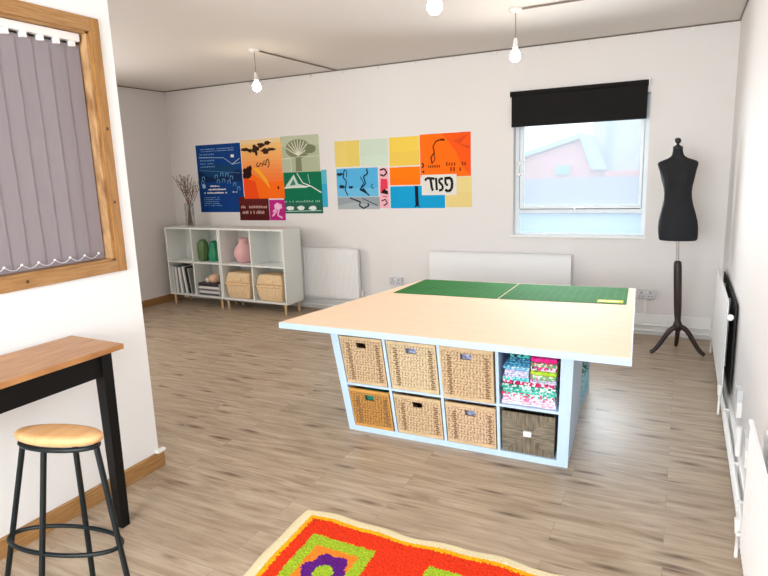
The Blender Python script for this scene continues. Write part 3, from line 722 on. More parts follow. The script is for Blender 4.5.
# ------------------------------------------------------------------ wicker materials
def wicker_material(name, light, darkc, sx_=.0095, sz_=.0165, bump=.35):
    m = bpy.data.materials.new(name); m.use_nodes = True; n = m.node_tree.nodes; l = m.node_tree.links; p = n['Principled BSDF']
    tc = n.new('ShaderNodeTexCoord'); sp = n.new('ShaderNodeSeparateXYZ'); l.new(tc.outputs['Object'], sp.inputs[0])
    def sinw(sock, per, ph=None):
        a = n.new('ShaderNodeMath'); a.operation = 'MULTIPLY_ADD'; a.inputs[1].default_value = 2*math.pi/per; l.new(sock, a.inputs[0])
        if ph is not None: l.new(ph, a.inputs[2])
        s = n.new('ShaderNodeMath'); s.operation = 'SINE'; l.new(a.outputs[0], s.inputs[0]); return s.outputs[0]
    xy = n.new('ShaderNodeMath'); xy.operation = 'ADD'; l.new(sp.outputs['X'], xy.inputs[0]); l.new(sp.outputs['Y'], xy.inputs[1])
    sv = sinw(xy.outputs[0], sx_*2); sh = sinw(sp.outputs['Z'], sz_)
    sh2 = sinw(sp.outputs['Z'], sz_*2)
    pr = n.new('ShaderNodeMath'); pr.operation = 'MULTIPLY'; l.new(sv, pr.inputs[0])
    pq = n.new('ShaderNodeMath'); pq.operation = 'MULTIPLY_ADD'; pq.inputs[1].default_value = .45; pq.inputs[2].default_value = .55; l.new(sh2, pq.inputs[0]); l.new(pq.outputs[0], pr.inputs[1])
    ad = n.new('ShaderNodeMath'); ad.operation = 'MULTIPLY_ADD'; ad.inputs[1].default_value = .4; l.new(sh, ad.inputs[0]); l.new(pr.outputs[0], ad.inputs[2])
    nz = n.new('ShaderNodeTexNoise'); nz.inputs['Scale'].default_value = 90; nz.inputs['Detail'].default_value = 2; l.new(tc.outputs['Object'], nz.inputs['Vector'])
    mix = n.new('ShaderNodeMath'); mix.operation = 'MULTIPLY_ADD'; mix.inputs[1].default_value = .14; l.new(ad.outputs[0], mix.inputs[0]); l.new(nz.outputs['Fac'], mix.inputs[2])
    r = n.new('ShaderNodeValToRGB'); r.color_ramp.elements[0].position = .27; r.color_ramp.elements[0].color = lin(darkc)
    r.color_ramp.elements[1].position = .62; r.color_ramp.elements[1].color = lin(light)
    l.new(mix.outputs[0], r.inputs[0]); l.new(r.outputs[0], p.inputs['Base Color'])
    bp = n.new('ShaderNodeBump'); bp.inputs['Strength'].default_value = bump; bp.inputs['Distance'].default_value = .003
    l.new(ad.outputs[0], bp.inputs['Height']); l.new(bp.outputs[0], p.inputs['Normal'])
    p.inputs['Roughness'].default_value = .6
    return m
rattan = wicker_material('pale_rattan', (240, 212, 170), (206, 172, 128), .012, .009)
rattan_band = mat('rattan_band', (240, 206, 158), .55, var=.06)
def lidded_basket(x, label):
    t = thing('lidded_basket', label, 'basket', bw(x, .15, zb), 'tan lidded baskets in the right bookcase')
    w, y0, y1 = .2, .012, .27
    def shell(z0, z1, w0, w1, d0, d1):
        b = MB(); b.prism([], 'z', 0, 0) if False else None
        prof = []
        return b
    # body bulges outward to the middle, the lid closes in again
    def ring(hw, a0, a1, zz): return [(x-hw, a0, zz), (x+hw, a0, zz), (x+hw, a1, zz), (x-hw, a1, zz)]
    def loft(levels, mi=0):
        b = MB(); vs = []
        for L in levels: vs += ring(*L)
        fs = [(i*4+k, i*4+(k+1) % 4, (i+1)*4+(k+1) % 4, (i+1)*4+k) for i in range(len(levels)-1) for k in range(4)]
        fs += [(3, 2, 1, 0), tuple(range(len(levels)*4-4, len(levels)*4))]
        b.add(vs, fs, mi, False); return b
    z = zb+.0008
    loft([(.165, y0+.02, y1-.01, z), (.182, y0+.006, y1, z+.06), (w, y0, y1, z+.165)]).build('basket_body', rattan, t, fn=bw, bevel=.016)
    loft([(w+.003, y0-.003, y1+.002, z+.166), (w+.003, y0-.003, y1+.002, z+.192)]).build('band', rattan_band, t, fn=bw, bevel=.006)
    loft([(w, y0, y1, z+.193), (.184, y0+.008, y1-.004, z+.27), (.165, y0+.03, y1-.02, z+.315)]).build('lid', rattan, t, fn=bw, bevel=.016)
    b = MB(); b.box(x-.06, x+.06, y0-.006, y0+.012, z+.228, z+.25); b.build('clasp', rattan_band, t, fn=bw, bevel=.003)
lidded_basket(.945+.24, 'tan lidded rattan basket, left one of the two in the bookcase')
lidded_basket(.945+.735, 'tan lidded rattan basket, right one of the two in the bookcase')
# vase with twigs on the bookcase
gvm = bpy.data.materials.new('vase_glass'); gvm.use_nodes = True
n = gvm.node_tree.nodes; l = gvm.node_tree.links; n.clear()
o_ = n.new('ShaderNodeOutputMaterial'); t_ = n.new('ShaderNodeBsdfTransparent'); g_ = n.new('ShaderNodeBsdfGlossy'); mx_ = n.new('ShaderNodeMixShader')
fr_ = n.new('ShaderNodeLayerWeight'); fr_.inputs[0].default_value = .18
t_.inputs[0].default_value = (.97, .98, .98, 1); g_.inputs['Roughness'].default_value = .05
l.new(fr_.outputs['Facing'], mx_.inputs[0]); l.new(t_.outputs[0], mx_.inputs[1]); l.new(g_.outputs[0], mx_.inputs[2]); l.new(mx_.outputs[0], o_.inputs[0])
VX, VY = .325, .15
b = MB(); b.lathe([(.052, .001), (.058, .01), (.056, .30), (.053, .30), (.054, .012), (.001, .008)], (VX, VY, BZ1), 28)
tag(b.build('glass_vase', gvm, origin=bw(VX, VY, BZ1), fn=bw), 'tall clear glass vase holding bare twigs on top of the bookcase', 'vase')
twm = mat('grey_brown_bark', (116, 94, 84), .8, var=.2, vscale=30)
budm = mat('pale_bud', (176, 160, 148), .7)
rt = random.Random(11)
for i in range(15):
    a = i*2.399; top = rt.uniform(.46, .66); sp_ = rt.uniform(.08, .31)
    dx = math.cos(a)*sp_; dy = math.sin(a)*sp_*.35
    bx_, by_ = VX-math.cos(a)*.028, VY-math.sin(a)*.028
    pts = []
    for k in range(9):
        q = k/8.; pts.append((bx_+(VX-bx_)*min(1, q*2)+dx*max(0, q-.42)/.58*(1+.2*math.sin(3*q+i))+rt.uniform(-.006, .006), by_+(VY-by_)*min(1, q*2)+dy*max(0, q-.42)/.58, BZ1+.014+q*top))
    b = MB(); b.tube(pts, [.0052-.003*k/8. for k in range(9)], 5)
    for k in (5, 6, 7):
        p0 = Vector(pts[k])
        for s in (-1, 1):
            e = p0+Vector((s*rt.uniform(.02, .05), rt.uniform(-.015, .015), rt.uniform(.04, .085)))
            b.tube([p0, (p0+e)/2+Vector((s*.006, 0, 0)), e], [.0028, .0022, .0016], 4)
            b.sphere(e, (.004, .004, .008), 5)
    tag(b.build('twig', twm, origin=bw(bx_, by_, BZ1), fn=bw), 'thin bare budding twig standing in the clear glass vase', 'twig', 'bare twigs in the glass vase')

# ------------------------------------------------------------------ big craft table on cube storage units
paleblue = mat('pale_blue_white_laminate', (192, 216, 240), .4)
lilac = mat('pale_lilac_white_laminate', (206, 210, 234), .4)
topm = mat('maple_laminate', (252, 220, 190), .7, spec=.2, vscale=3, stretch=(1, 8, 1), rgb2=(248, 215, 184))
UY0, UY1 = 3.08, 3.46
def TX(t, y, z):
    xl = -1.835-.175*z; xr = -.485+.03*z-.07*(y-3.08)
    return (xl+t*(xr-xl), y, z)
cells = [(.036, .243), (.256, .481), (.493, .716), (.728, .956)]
def storage_unit(y0, y1, label, front):
    t = thing('cube_storage_unit', label, 'storage unit', TX(.5, (y0+y1)/2, 0), 'white cube storage units under the craft table')
    b = MB(); b.box(0, .036, y0, y1, 0, .66); b.build('side_panel', paleblue, t, fn=TX, bevel=.0015)
    b = MB(); b.box(.956, 1, y0, y1, 0, .66); b.build('side_panel', [paleblue], t, fn=TX, bevel=.0015)
    b = MB(); b.box(.036, .956, y0, y1, .632, .66); b.build('top_panel', paleblue, t, fn=TX)
    b = MB(); b.box(.036, .956, y0, y1, 0, .035); b.build('bottom_panel', paleblue, t, fn=TX)
    yb = (y1-.006, y1) if front else (y0, y0+.006)
    MB().box(.036, .956, yb[0], yb[1], .035, .632).build('back_panel', paleblue, t, fn=TX)
    ya, yz = (y0+.001, y1-.006) if front else (y0+.006, y1-.001)
    for (a, c), (d, e) in zip(cells[:-1], cells[1:]):
        MB().box(c, d, ya, yz, .035, .632).build('divider', paleblue, t, fn=TX)
    for (a, c) in cells:
        MB().box(a, c, ya, yz, .299, .314).build('shelf', paleblue, t, fn=TX)
storage_unit(UY0, UY1, 'white cube storage unit with wicker baskets in the table front', True)
storage_unit(UY1+.004, UY1+.384, 'white cube storage unit back to back behind the basket unit', False)
# third unit, turned sideways, with fabric
t = thing('cube_storage_unit', 'white cube storage unit turned sideways at the far end of the table', 'storage unit', (-.8, 4.05, 0), 'white cube storage units under the craft table')
y0, y1, x0, x1 = 3.90, 4.32, -1.0, -.545
b = MB(); b.box(x0, x1, y0, y0+.02, 0, .66); b.box(x0, x1, y1-.02, y1, 0, .66); build_each(b, 'side_panel', paleblue, t)
b = MB(); b.box(x0, x1, y0+.02, y1-.02, .64, .66); b.build('top_panel', paleblue, t)
MB().box(x0, x1, y0+.02, y1-.02, 0, .03).build('bottom_panel', paleblue, t)
MB().box(x0, x0+.006, y0+.02, y1-.02, .03, .64).build('back_panel', paleblue, t)
MB().box(x0+.006, x1-.002, y0+.02, y1-.02, .32, .336).build('shelf', paleblue, t)
# table top: front edge is longer than the rear one
Q = [(-2.243, 2.955), (-.178, 2.915), (-.282, 4.67), (-1.935, 4.61)]
def quad(a, c):  # a along the front, c to the rear
    f0 = Vector(Q[0]).lerp(Vector(Q[1]), a); f1 = Vector(Q[3]).lerp(Vector(Q[2]), a); return f0.lerp(f1, c)
def slab(pts, z0, z1, mi=0, mb=None):
    mb = mb or MB(); mb.prism([tuple(p) for p in pts], 'z', z0, z1, mi); return mb
t = thing('table_top', 'large maple coloured tabletop with pale blue edges lying on the storage units', 'table', (-1.2, 3.8, .662))
b = MB(); b.prism(Q, 'z', .6615, .6985); b.build('core_board', paleblue, t, bevel=.002)
I = [quad(.003, .004), quad(.997, .004), quad(.997, .997), quad(.003, .997)]
slab(I, .6987, .7).build('laminate_surface', topm, t)
# cutting mats
def cutting_mat(a0, a1, c0_, c1_, label, yellow=False):
    P_ = [Vector(p) for p in (a0, a1, c1_, c0_)]
    cx = sum((p.x for p in P_))/4; cy = sum((p.y for p in P_))/4
    t = thing('cutting_mat', label, 'cutting mat', (cx, cy, .7005), 'green cutting mats on the craft table')
    slab(P_, .7006, .7032).build('mat_sheet', mat('green_mat_rubber', (54, 124, 62), .85, spec=.15, vscale=4, rgb2=(46, 114, 56)), t)
    def q(u, v): return P_[0].lerp(P_[1], u).lerp(P_[3].lerp(P_[2], u), v)
    g = MB(); zz = .7034
    def ln(p, r_, w):
        d = (r_-p).normalized(); nn = Vector((-d.y, d.x))*w/2
        g.add([(*(p+nn), zz), (*(r_+nn), zz), (*(r_-nn), zz), (*(p-nn), zz)], [(0, 1, 2, 3)])
    for i in range(15): ln(q(.03+i*.94/14, .04), q(.03+i*.94/14, .96), .0022)
    for i in range(11): ln(q(.03, .04+i*.92/10), q(.97, .04+i*.92/10), .0022)
    g.build('grid_lines', mat('mat_grid_print', (92, 150, 84), .85, spec=.15), t)
    if yellow:
        y = MB(); y.prism([tuple(q(*p)) for p in ((.78, .05), (.975, .05), (.975, .20), (.78, .20))], 'z', .7032, .7040)
        y.build('yellow_label', mat('yellow_label', (218, 208, 30), .8, spec=.15), t)
        y = MB()
        for i in range(9): y.prism([tuple(q(.80+i*.018, v)) for v in (.09, .15)]+[tuple(q(.81+i*.018, v)) for v in (.15, .09)], 'z', .7040, .7043)
        y.build('label_print', mat('label_print', (110, 140, 30), .5), t)
cutting_mat((-1.940, 4.000), (-1.140, 4.020), (-1.918, 4.585), (-1.137, 4.605), 'green gridded cutting mat, left of the pair on the table')
cutting_mat((-1.128, 4.020), (-.300, 4.090), (-1.126, 4.605), (-.330, 4.650), 'green gridded cutting mat with yellow label, right of the pair on the table', True)

# ------------------------------------------------------------------ wicker baskets
def wicker_basket(cell, row, m, mrim, label, dy=0, hole_fill=None, gap_top=.018, tint=None):
    a, c = cells[cell]; z0, z1 = ((.035, .299), (.314, .632))[row]
    gx = .005
    a += gx; c -= gx; z0 += .0008; z1 -= gap_top
    y0 = UY0+.003+dy; y1 = y0+.34
    t = thing('wicker_basket', label, 'basket', TX((a+c)/2, y0, z0), 'wicker baskets in the table storage')
    tw = .010; tx = tw/1.4; mid = (a+c)/2; hw = .030/1.0*(.75); hz0, hz1 = z1-.068, z1-.036
    fw = c-a
    # front wall around the hand hole
    b = MB()
    b.box(a, mid-hw, y0, y0+tw, z0, z1-.02); b.box(mid+hw, c, y0, y0+tw, z0, z1-.02)
    b.box(mid-hw, mid+hw, y0, y0+tw, z0, hz0); b.box(mid-hw, mid+hw, y0, y0+tw, hz1, z1-.02)
    b.build('front_wall', m, t, fn=TX)
    b = MB(); b.box(a, a+tx, y0+tw, y1, z0, z1-.02); b.box(c-tx, c, y0+tw, y1, z0, z1-.02); b.box(a+tx, c-tx, y1-tw, y1, z0, z1-.02); b.box(a+tx, c-tx, y0+tw, y1-tw, z0, z0+.008)
    b.build('body', m, t, fn=TX)
    # rim and foot of thick cane
    b = MB()
    for k in range(2):
        zz = z1-.006-.009*k
        b.box(a-.001, c+.001, y0-.003, y0+tw+.002, zz-.005, zz+.0045)
        b.box(a-.001, a+tx, y0+tw, y1, zz-.005, zz+.0045); b.box(c-tx, c+.001, y0+tw, y1, zz-.005, zz+.0045); b.box(a, c, y1-tw, y1, zz-.005, zz+.0045)
    b.box(a, c, y0-.003, y0, z0+.001, z0+.018)
    b.box(a, a+.006, y0-.003, y0, z0+.018, z1-.02); b.box(c-.006, c, y0-.003, y0, z0+.018, z1-.02)
    b.build('rim', mrim, t, fn=TX, bevel=.002)
    # brown marks that paint in the dark gaps of the weave near both sides
    n_ = int((z1-z0-.06)/.0125)
    for s in (a+.028, c-.034):
        b = MB()
        for i in range(n_):
            zz = z0+.025+i*.0125
            b.box(s+(.004 if i % 2 else 0), s+.014+(.004 if i % 2 else 0), y0-.0028, y0, zz, zz+.0075)
        b.build('weave_gap_band', MATS['weave_gap_shade'], t, fn=TX)
    if hole_fill:
        o = MB(); 
        if hole_fill == 'paper':
            o.box(mid-.035, mid+.03, y0+.03, y0+.10, z0+.03, hz1-.002)
            tag(o.build('folded_paper', mat('bluish_paper', (190, 196, 226), .7, rgb2=(90, 96, 130), vscale=60), fn=TX, origin=TX(mid, y0+.06, z0)), label.split(',')[0].replace('wicker basket', 'paper seen through the handle of the basket')[:70], 'paper')
    return t
mat('weave_gap_shade', (128, 94, 60), .6, var=.1)
w1 = wicker_material('honey_wicker', (210, 182, 144), (132, 100, 68))
w2 = wicker_material('greyish_wicker', (216, 196, 160), (146, 120, 86))
w3 = wicker_material('amber_wicker', (190, 138, 66), (110, 68, 26))
w4 = wicker_material('pinkish_wicker', (214, 184, 150), (134, 98, 76))
r1 = mat('honey_rim', (206, 178, 138), .55, var=.06); r2 = mat('amber_rim', (204, 152, 76), .5, var=.06); r3 = mat('tan_rim', (212, 188, 148), .55, var=.06)
wicker_basket(0, 1, w1, r1, 'honey wicker basket with brown hole, top row leftmost')
wicker_basket(1, 1, w2, r3, 'pale greyish wicker basket, top row second from the left', hole_fill='paper')
wicker_basket(2, 1, w1, r1, 'honey wicker basket standing slightly proud, top row third from the left', dy=-.022, hole_fill='paper', gap_top=.010)
wicker_basket(0, 0, w3, r2, 'dark amber wicker basket, bottom row leftmost', dy=-.004)
wicker_basket(1, 0, w1, r1, 'honey wicker basket, bottom row second from the left')
wicker_basket(2, 0, w4, r1, 'pinkish wicker basket below the proud one, bottom row third from the left', hole_fill='paper')
# teal cloth in the amber basket
b = MB(); b.box(.09, .19, UY0+.03, UY0+.2, .06, .262); tag(b.build('teal_cloth', mat('teal_cloth', (30, 130, 110), .8), fn=TX, origin=TX(.14, UY0+.1, .06), bevel=.01), 'teal cloth seen through the handle hole of the amber basket', 'fabric')
# red strip lying on the bottom third basket
b = MB(); b.box(.515, .668, UY0-.012, UY0+.02, .3145, .3195, fn=None)
tag(b.build('red_ruler', mat('red_plastic', (206, 78, 52), .5), fn=TX, origin=TX(.58, UY0, .3145)), 'thin red strip lying on the shelf edge under the proud basket', 'ruler')
# grey seagrass box with white square knob
a, c = cells[3]; a += .007; c -= .012; z0, z1 = .0358, .272
t = thing('seagrass_box', 'grey brown seagrass box with white square knob, bottom right cube', 'basket', TX((a+c)/2, UY0, z0))
sg_v = mat('seagrass_upright', (138, 126, 106), .75, vscale=90, stretch=(1, 1, .12), rgb2=(84, 74, 60), bump=.8, bscale=160)
sg_h = mat('seagrass_level', (144, 134, 116), .75, vscale=90, stretch=(.12, 1, 1), rgb2=(92, 82, 68), bump=.8, bscale=160)
mx0, mz0 = (a+c)/2, (z0+z1)/2; yf = UY0+.012
b = MB()
for (p_, q_, mi) in (((a, z0), (c, z0), 0), ((c, z0), (c, z1), 1), ((c, z1), (a, z1), 0), ((a, z1), (a, z0), 1)):
    b.add([(p_[0], yf, p_[1]), (q_[0], yf, q_[1]), (mx0, yf-.004, mz0)], [(0, 1, 2)], mi)
b.build('front_panel', [sg_v, sg_h], t, fn=TX)
b = MB(); b.box(a, a+.006, yf+.001, yf+.33, z0, z1); b.box(c-.006, c, yf+.001, yf+.33, z0, z1); b.box(a, c, yf+.322, yf+.33, z0, z1); b.box(a+.006, c-.006, yf+.001, yf+.32, z0, z0+.006); b.box(a+.006, c-.006, yf+.0005, yf+.006, z0, z1)
b.build('body', sg_v, t, fn=TX)
MB().box(mx0-.016, mx0+.016, yf-.022, yf-.004, mz0-.008, mz0+.022).build('knob', mat('white_knob', (236, 240, 242), .3), t, fn=TX, bevel=.003)

# ------------------------------------------------------------------ folded fabrics in the top right cube
def fabric_material(name, cols, scale):
    m = bpy.data.materials.new(name); m.use_nodes = True; n = m.node_tree.nodes; l = m.node_tree.links; p = n['Principled BSDF']
    tc = n.new('ShaderNodeTexCoord'); v = n.new('ShaderNodeTexVoronoi'); v.inputs['Scale'].default_value = scale
    l.new(tc.outputs['Object'], v.inputs['Vector']); sp = n.new('ShaderNodeSeparateColor'); l.new(v.outputs['Color'], sp.inputs[0])
    r = n.new('ShaderNodeValToRGB'); r.color_ramp.interpolation = 'CONSTANT'
    e = r.color_ramp.elements; e[0].color = lin(cols[0]); e[1].position = 1/len(cols); e[1].color = lin(cols[1])
    for i in range(2, len(cols)): k = e.new(i/len(cols)); k.color = lin(cols[i])
    l.new(sp.outputs[0], r.inputs[0]); l.new(r.outputs[0], p.inputs['Base Color']); p.inputs['Roughness'].default_value = .85
    return m
def folded(xa, xb, y0, y1, z0, h, m, label, name='folded_fabric', folds=2, group='folded fabrics in the top right cube', fn=TX):
    """A cloth folded over itself: each fold a rounded layer that wraps round the front edge."""
    b = MB(); hh = h/folds; n = 7; nx = 10
    for k in range(folds):
        zc = z0+hh*(k+.5); r = hh*.49; rows = []
        prof = [(y1, -r)]+[(y0+r-r*math.sin(math.pi*i/n)*(1.3), -r*math.cos(math.pi*i/n)) for i in range(n+1)]+[(y1, r)]
        vs = []
        for (y, dz) in prof:
            for i in range(nx+1):
                x = xa+(xb-xa)*i/nx
                wob = .0016*math.sin(i*1.7+k*2+z0*90)+.0012*math.sin(i*3.1+z0*50)
                vs.append((x, y+wob*3, zc+dz*(1-.0)+wob*.15))
        N = nx+1
        fs = [(j*N+i, j*N+i+1, (j+1)*N+i+1, (j+1)*N+i) for j in range(len(prof)-1) for i in range(nx)]
        b.add(vs, fs, 0, True)
        b.add([vs[j*N] for j in range(len(prof))], [tuple(range(len(prof)))]); b.add([vs[j*N+nx] for j in range(len(prof))], [tuple(range(len(prof)))])
    return tag(b.build(name, m, fn=fn, origin=fn((xa+xb)/2, y0, z0)), label, 'fabric', group)
WHT = (236, 232, 240)
a, c = cells[3][0]+.008, cells[3][1]-.012
fy0, fy1 = UY0+.02, UY0+.33
wide = [((.022), [WHT, (224, 214, 234), (238, 190, 216), WHT], 70, 'white folded fabric with faint pink print, lowest of the stack'),
        (.022, [WHT, (236, 120, 170), (228, 214, 238), WHT], 80, 'white fabric with pink dots, second from below in the stack'),
        (.022, [(232, 236, 240), (222, 60, 100), (90, 190, 180), WHT], 90, 'white fabric with red and teal flowers, third from below'),
        (.022, [(70, 190, 170), (120, 214, 200), (200, 236, 230), (40, 150, 130)], 85, 'mint and teal patterned fabric across the stack'),
        (.024, [(60, 176, 156), (190, 232, 222), (240, 240, 240), (30, 140, 120)], 75, 'darker teal patterned fabric above the mint one'),
        (.020, [(214, 30, 96), (236, 236, 240), (226, 60, 120), (120, 20, 70)], 85, 'crimson and white patterned fabric, top of the wide layers')]
z = .3146
for i, (h, cols, sc_, lab) in enumerate(wide):
    folded(a+.004*(i % 2), c-.003*(i % 3), fy0+.004*(i % 2), fy1, z, h, fabric_material('fabric_wide_%d' % i, cols, sc_), lab); z += h+.0006
zz0 = z; md = a+(c-a)*.52
left = [(.019, [(70, 200, 200), (150, 226, 226), (240, 240, 244)], 80, 'turquoise patterned fabric, lowest of the left pile'),
        (.019, [(196, 196, 226), (234, 226, 240), (150, 130, 190)], 85, 'lilac patterned fabric in the left pile'),
        (.019, [(226, 226, 240), (170, 190, 226), (236, 190, 220)], 85, 'pale lavender fabric in the left pile'),
        (.019, [(110, 190, 220), (196, 226, 236), (60, 150, 190)], 80, 'light blue patterned fabric in the left pile'),
        (.021, [(50, 130, 170), (90, 170, 200), (40, 100, 150)], 85, 'mid blue patterned fabric in the left pile'),
        (.021, [(70, 140, 176), (30, 90, 130), (120, 190, 200)], 80, 'dark blue patterned fabric near the top of the left pile'),
        (.019, [(70, 190, 180), (24, 50, 60), (130, 210, 200)], 60, 'teal and black patterned fabric topping the left pile')]
z = zz0
for i, (h, cols, sc_, lab) in enumerate(left):
    folded(a+.004+.004*(i % 3)+.008*max(0, i-3), md-.004, fy0+.006+.010*max(0, i-2), fy1, z, h, fabric_material('fabric_left_%d' % i, cols, sc_), lab); z += h+.0006
right = [(.022, [(220, 200, 230), (150, 200, 190), (200, 120, 190)], 75, 'lilac and mint fabric, lowest of the right pile'),
         (.022, [(120, 190, 120), (236, 236, 230), (226, 120, 160)], 70, 'green and white flowered fabric in the right pile'),
         (.024, [(166, 206, 40), (190, 222, 70), (140, 180, 30)], 60, 'lime green fabric in the right pile'),
         (.021, [(236, 226, 236), (232, 60, 140), (60, 60, 80)], 75, 'pink and white flowered fabric above the lime one'),
         (.021, [(100, 170, 120), (236, 220, 200), (224, 60, 110)], 75, 'green and pink flowered fabric in the right pile'),
         (.026, [(236, 20, 130), (245, 50, 150), (226, 16, 116)], 50, 'hot pink fabric topping the right pile')]
z = zz0
for i, (h, cols, sc_, lab) in enumerate(right):
    folded(md+.002, c-.002-.003*(i % 2), fy0+.006*(i % 2)+.004*max(0, i-2), fy1, z, h, fabric_material('fabric_right_%d' % i, cols, sc_), lab, folds=1 if i in (2, 5) else 2); z += h+.0006
# fabrics seen from the side in the sideways unit
idf = lambda x, y, z: (x, y, z)
def foldx(z0, h, cols, sc_, lab, y0=3.935, y1=4.285):
    f = lambda x, y, z: (-y, x, z)    # the folded edge faces the right wall
    folded(y0, y1, .552, .86, z0, h, fabric_material(lab[:12], cols, sc_), lab, fn=f, group='fabrics in the sideways unit')
for i, (z0, h, cols, lab) in enumerate([(.337, .05, [(60, 110, 90), (210, 230, 220), (24, 40, 36)], 'dark green and white fabric, lowest on the upper shelf of the sideways unit'),
                                        (.388, .05, [(210, 226, 220), (40, 60, 56), (110, 190, 160)], 'mint and black fabric in the middle of the sideways unit'),
                                        (.439, .05, [(30, 44, 40), (120, 200, 160), (230, 236, 230)], 'black and mint fabric on top in the sideways unit'),
                                        (.031, .07, [(150, 210, 226), (176, 224, 236), (140, 200, 220)], 'pale aqua fabric at the bottom of the sideways unit'),
                                        (.102, .07, [(160, 216, 230), (186, 228, 238), (150, 208, 226)], 'pale aqua fabric, second from below in the sideways unit'),
                                        (.173, .06, [(120, 190, 180), (200, 226, 220), (40, 90, 80)], 'teal patterned fabric, upper one on the low shelf of the sideways unit')]):
    foldx(z0, h, cols, 40, lab)

# ------------------------------------------------------------------ dress form
def dress_form():
    t = thing('dress_form', 'black female dress form on dark wooden tripod stand by the right corner', 'dress form', (.02, 5.43, 0))
    cx, cy = 0., 0.
    TILT = .052
    def fn(x, y, z): return (.022+x-TILT*z, 5.43+y, z)
    # torso: z, half width, half depth, depth offset (front is -y)
    L = [(.975, .135, .098, 0), (.985, .143, .104, 0), (1.03, .147, .110, .002), (1.08, .148, .112, .006), (1.13, .143, .108, .008), (1.19, .130, .098, .006), (1.25, .114, .088, .002),
         (1.31, .103, .080, 0), (1.36, .101, .078, -.002), (1.41, .107, .082, -.004), (1.46, .119, .090, -.006), (1.50, .127, .094, -.006), (1.535, .134, .088, -.002), (1.565, .143, .076, .002),
         (1.59, .148, .062, .006), (1.605, .140, .054, .008), (1.618, .110, .050, .010), (1.632, .074, .046, .010), (1.648, .050, .042, .008), (1.665, .041, .038, .006), (1.69, .037, .035, .004), (1.705, .036, .034, .004)]
    n = 48; vs = []
    for (z, a, d, o) in L:
        for k in range(n):
            th = 2*math.pi*k/n; ct, st_ = math.cos(th), math.sin(th)
            e = .85 if z < 1.6 else 1
            x = a*math.copysign(abs(ct)**e, ct); y = d*math.copysign(abs(st_)**e, st_)+o
            if st_ < 0:
                for s in (-1, 1):
                    y -= .045*math.exp(-((x-s*.062)/.042)**2-((z-1.475)/.05)**2)
            vs.append((x, y, z))
    fs = [(i*n+k, i*n+(k+1) % n, (i+1)*n+(k+1) % n, (i+1)*n+k) for i in range(len(L)-1) for k in range(n)]
    b = MB(); b.add(vs, fs, 0, True); b.add(vs[:n], [tuple(range(n-1, -1, -1))]); b.add(vs[-n:], [tuple(range(n))])
    torso = b.build('torso', blackfab, t, fn=fn)
    b = MB(); b.lathe([(.037, 1.705), (.040, 1.708), (.038, 1.722), (.022, 1.73), (.012, 1.738), (.011, 1.746), (.019, 1.752), (.025, 1.765), (.024, 1.778), (.014, 1.789), (.001, 1.792)], (0, .004, 0), 24)
    b.build('neck_finial', mat('black_lacquer', (24, 22, 22), .3), t, fn=fn)
    sm = MB()
    for xx in (-.055, .055):
        pts = []
        for (z, a, d, o) in L[1:15]:
            q = xx/a; y = -d*(max(0, 1-abs(q)**2.3))**.45+o
            for s in (-1, 1): y -= .045*math.exp(-((xx-s*.062)/.042)**2-((z-1.475)/.05)**2)
            pts.append((xx*(.8+.2*abs(z-1.3)/.3), y-.0005, z))
        sm.tube(pts, .0012, 5)
    sub(sm, 'seam', mat('black_seam', (28, 28, 30), .8), torso, t, fn=fn)
    MB().tube([(0, 0, .70), (0, 0, .976)], .011, 14).build('pole', metal, t, fn=fn)
    wd = mat('dark_stained_wood', (44, 28, 26), .4, var=.1)
    b = MB(); b.lathe([(.008, .805), (.018, .803), (.028, .79), (.031, .76), (.031, .60), (.030, .42), (.026, .33), (.023, .30), (.029, .285), (.036, .26), (.034, .225), (.012, .20)], (0, 0, 0), 22)
    b.build('turned_stem', wd, t, fn=fn)
    for (dx, dy) in ((-.205, -.055), (.205, .0), (-.012, .235)):
        pts = []; R_ = []
        for k in range(13):
            q = k/12.
            r = .018+.985*q; z = .215*(1-q)**1.25*(1+.25*math.sin(math.pi*q))+.055*math.sin(math.pi*min(1, q*2))*(1-q)+.018*(1)+.004*q
            z = .018+.225*(.5+.5*math.cos(math.pi*min(1, (q*1.0)**1.05)))*(1-.12*q)+.02*math.sin(math.pi*q)
            pts.append((dx*r, dy*r, z)); R_.append(.023-.007*abs(q-.0))
        MB().tube(pts, R_, 12).build('leg', wd, t, fn=lambda x, y, z: (.022+x-TILT*.1, 5.43+y, z))
dress_form()

# ------------------------------------------------------------------ bar desk at the partition
oak = mat('oak_worktop', (190, 138, 86), .38, vscale=5, stretch=(14, 1.2, 4), rgb2=(160, 108, 62), bump=.08, bscale=40)
t = thing('bar_desk', 'wooden topped bar desk with black frame against the white partition', 'desk', (-2.4, 1.0, 0))
MB().prism([(-2.572, .25), (-2.205, .25), (-2.205, 1.772), (-2.572, 1.785)], 'z', .868, .892).build('table_top', oak, t, bevel=.002)
b = MB(); b.box(-2.30, -2.275, .32, 1.70, .752, .867); b.box(-2.555, -2.53, .32, 1.70, .752, .867); b.box(-2.53, -2.30, 1.675, 1.70, .752, .867); b.box(-2.53, -2.30, .32, .345, .752, .867)
b.build('apron', black, t, bevel=.001)
for (x, y) in ((-2.300, 1.725), (-2.300, .33)):
    if x > -2.4:
        b = MB(); b.add([(x-.025, y-.022, 0), (x+.022, y-.022, 0), (x+.022, y+.022, 0), (x-.025, y+.022, 0), (x-.025, y-.026, .867), (x+.036, y-.026, .867), (x+.036, y+.026, .867), (x-.025, y+.026, .867)],
                        [(3, 2, 1, 0), (4, 5, 6, 7), (0, 1, 5, 4), (1, 2, 6, 5), (2, 3, 7, 6), (3, 0, 4, 7)])
    else: b = MB(); b.box(x-.028, x+.028, y-.028, y+.028, 0, .867)
    b.build('leg', black, t, bevel=.002)

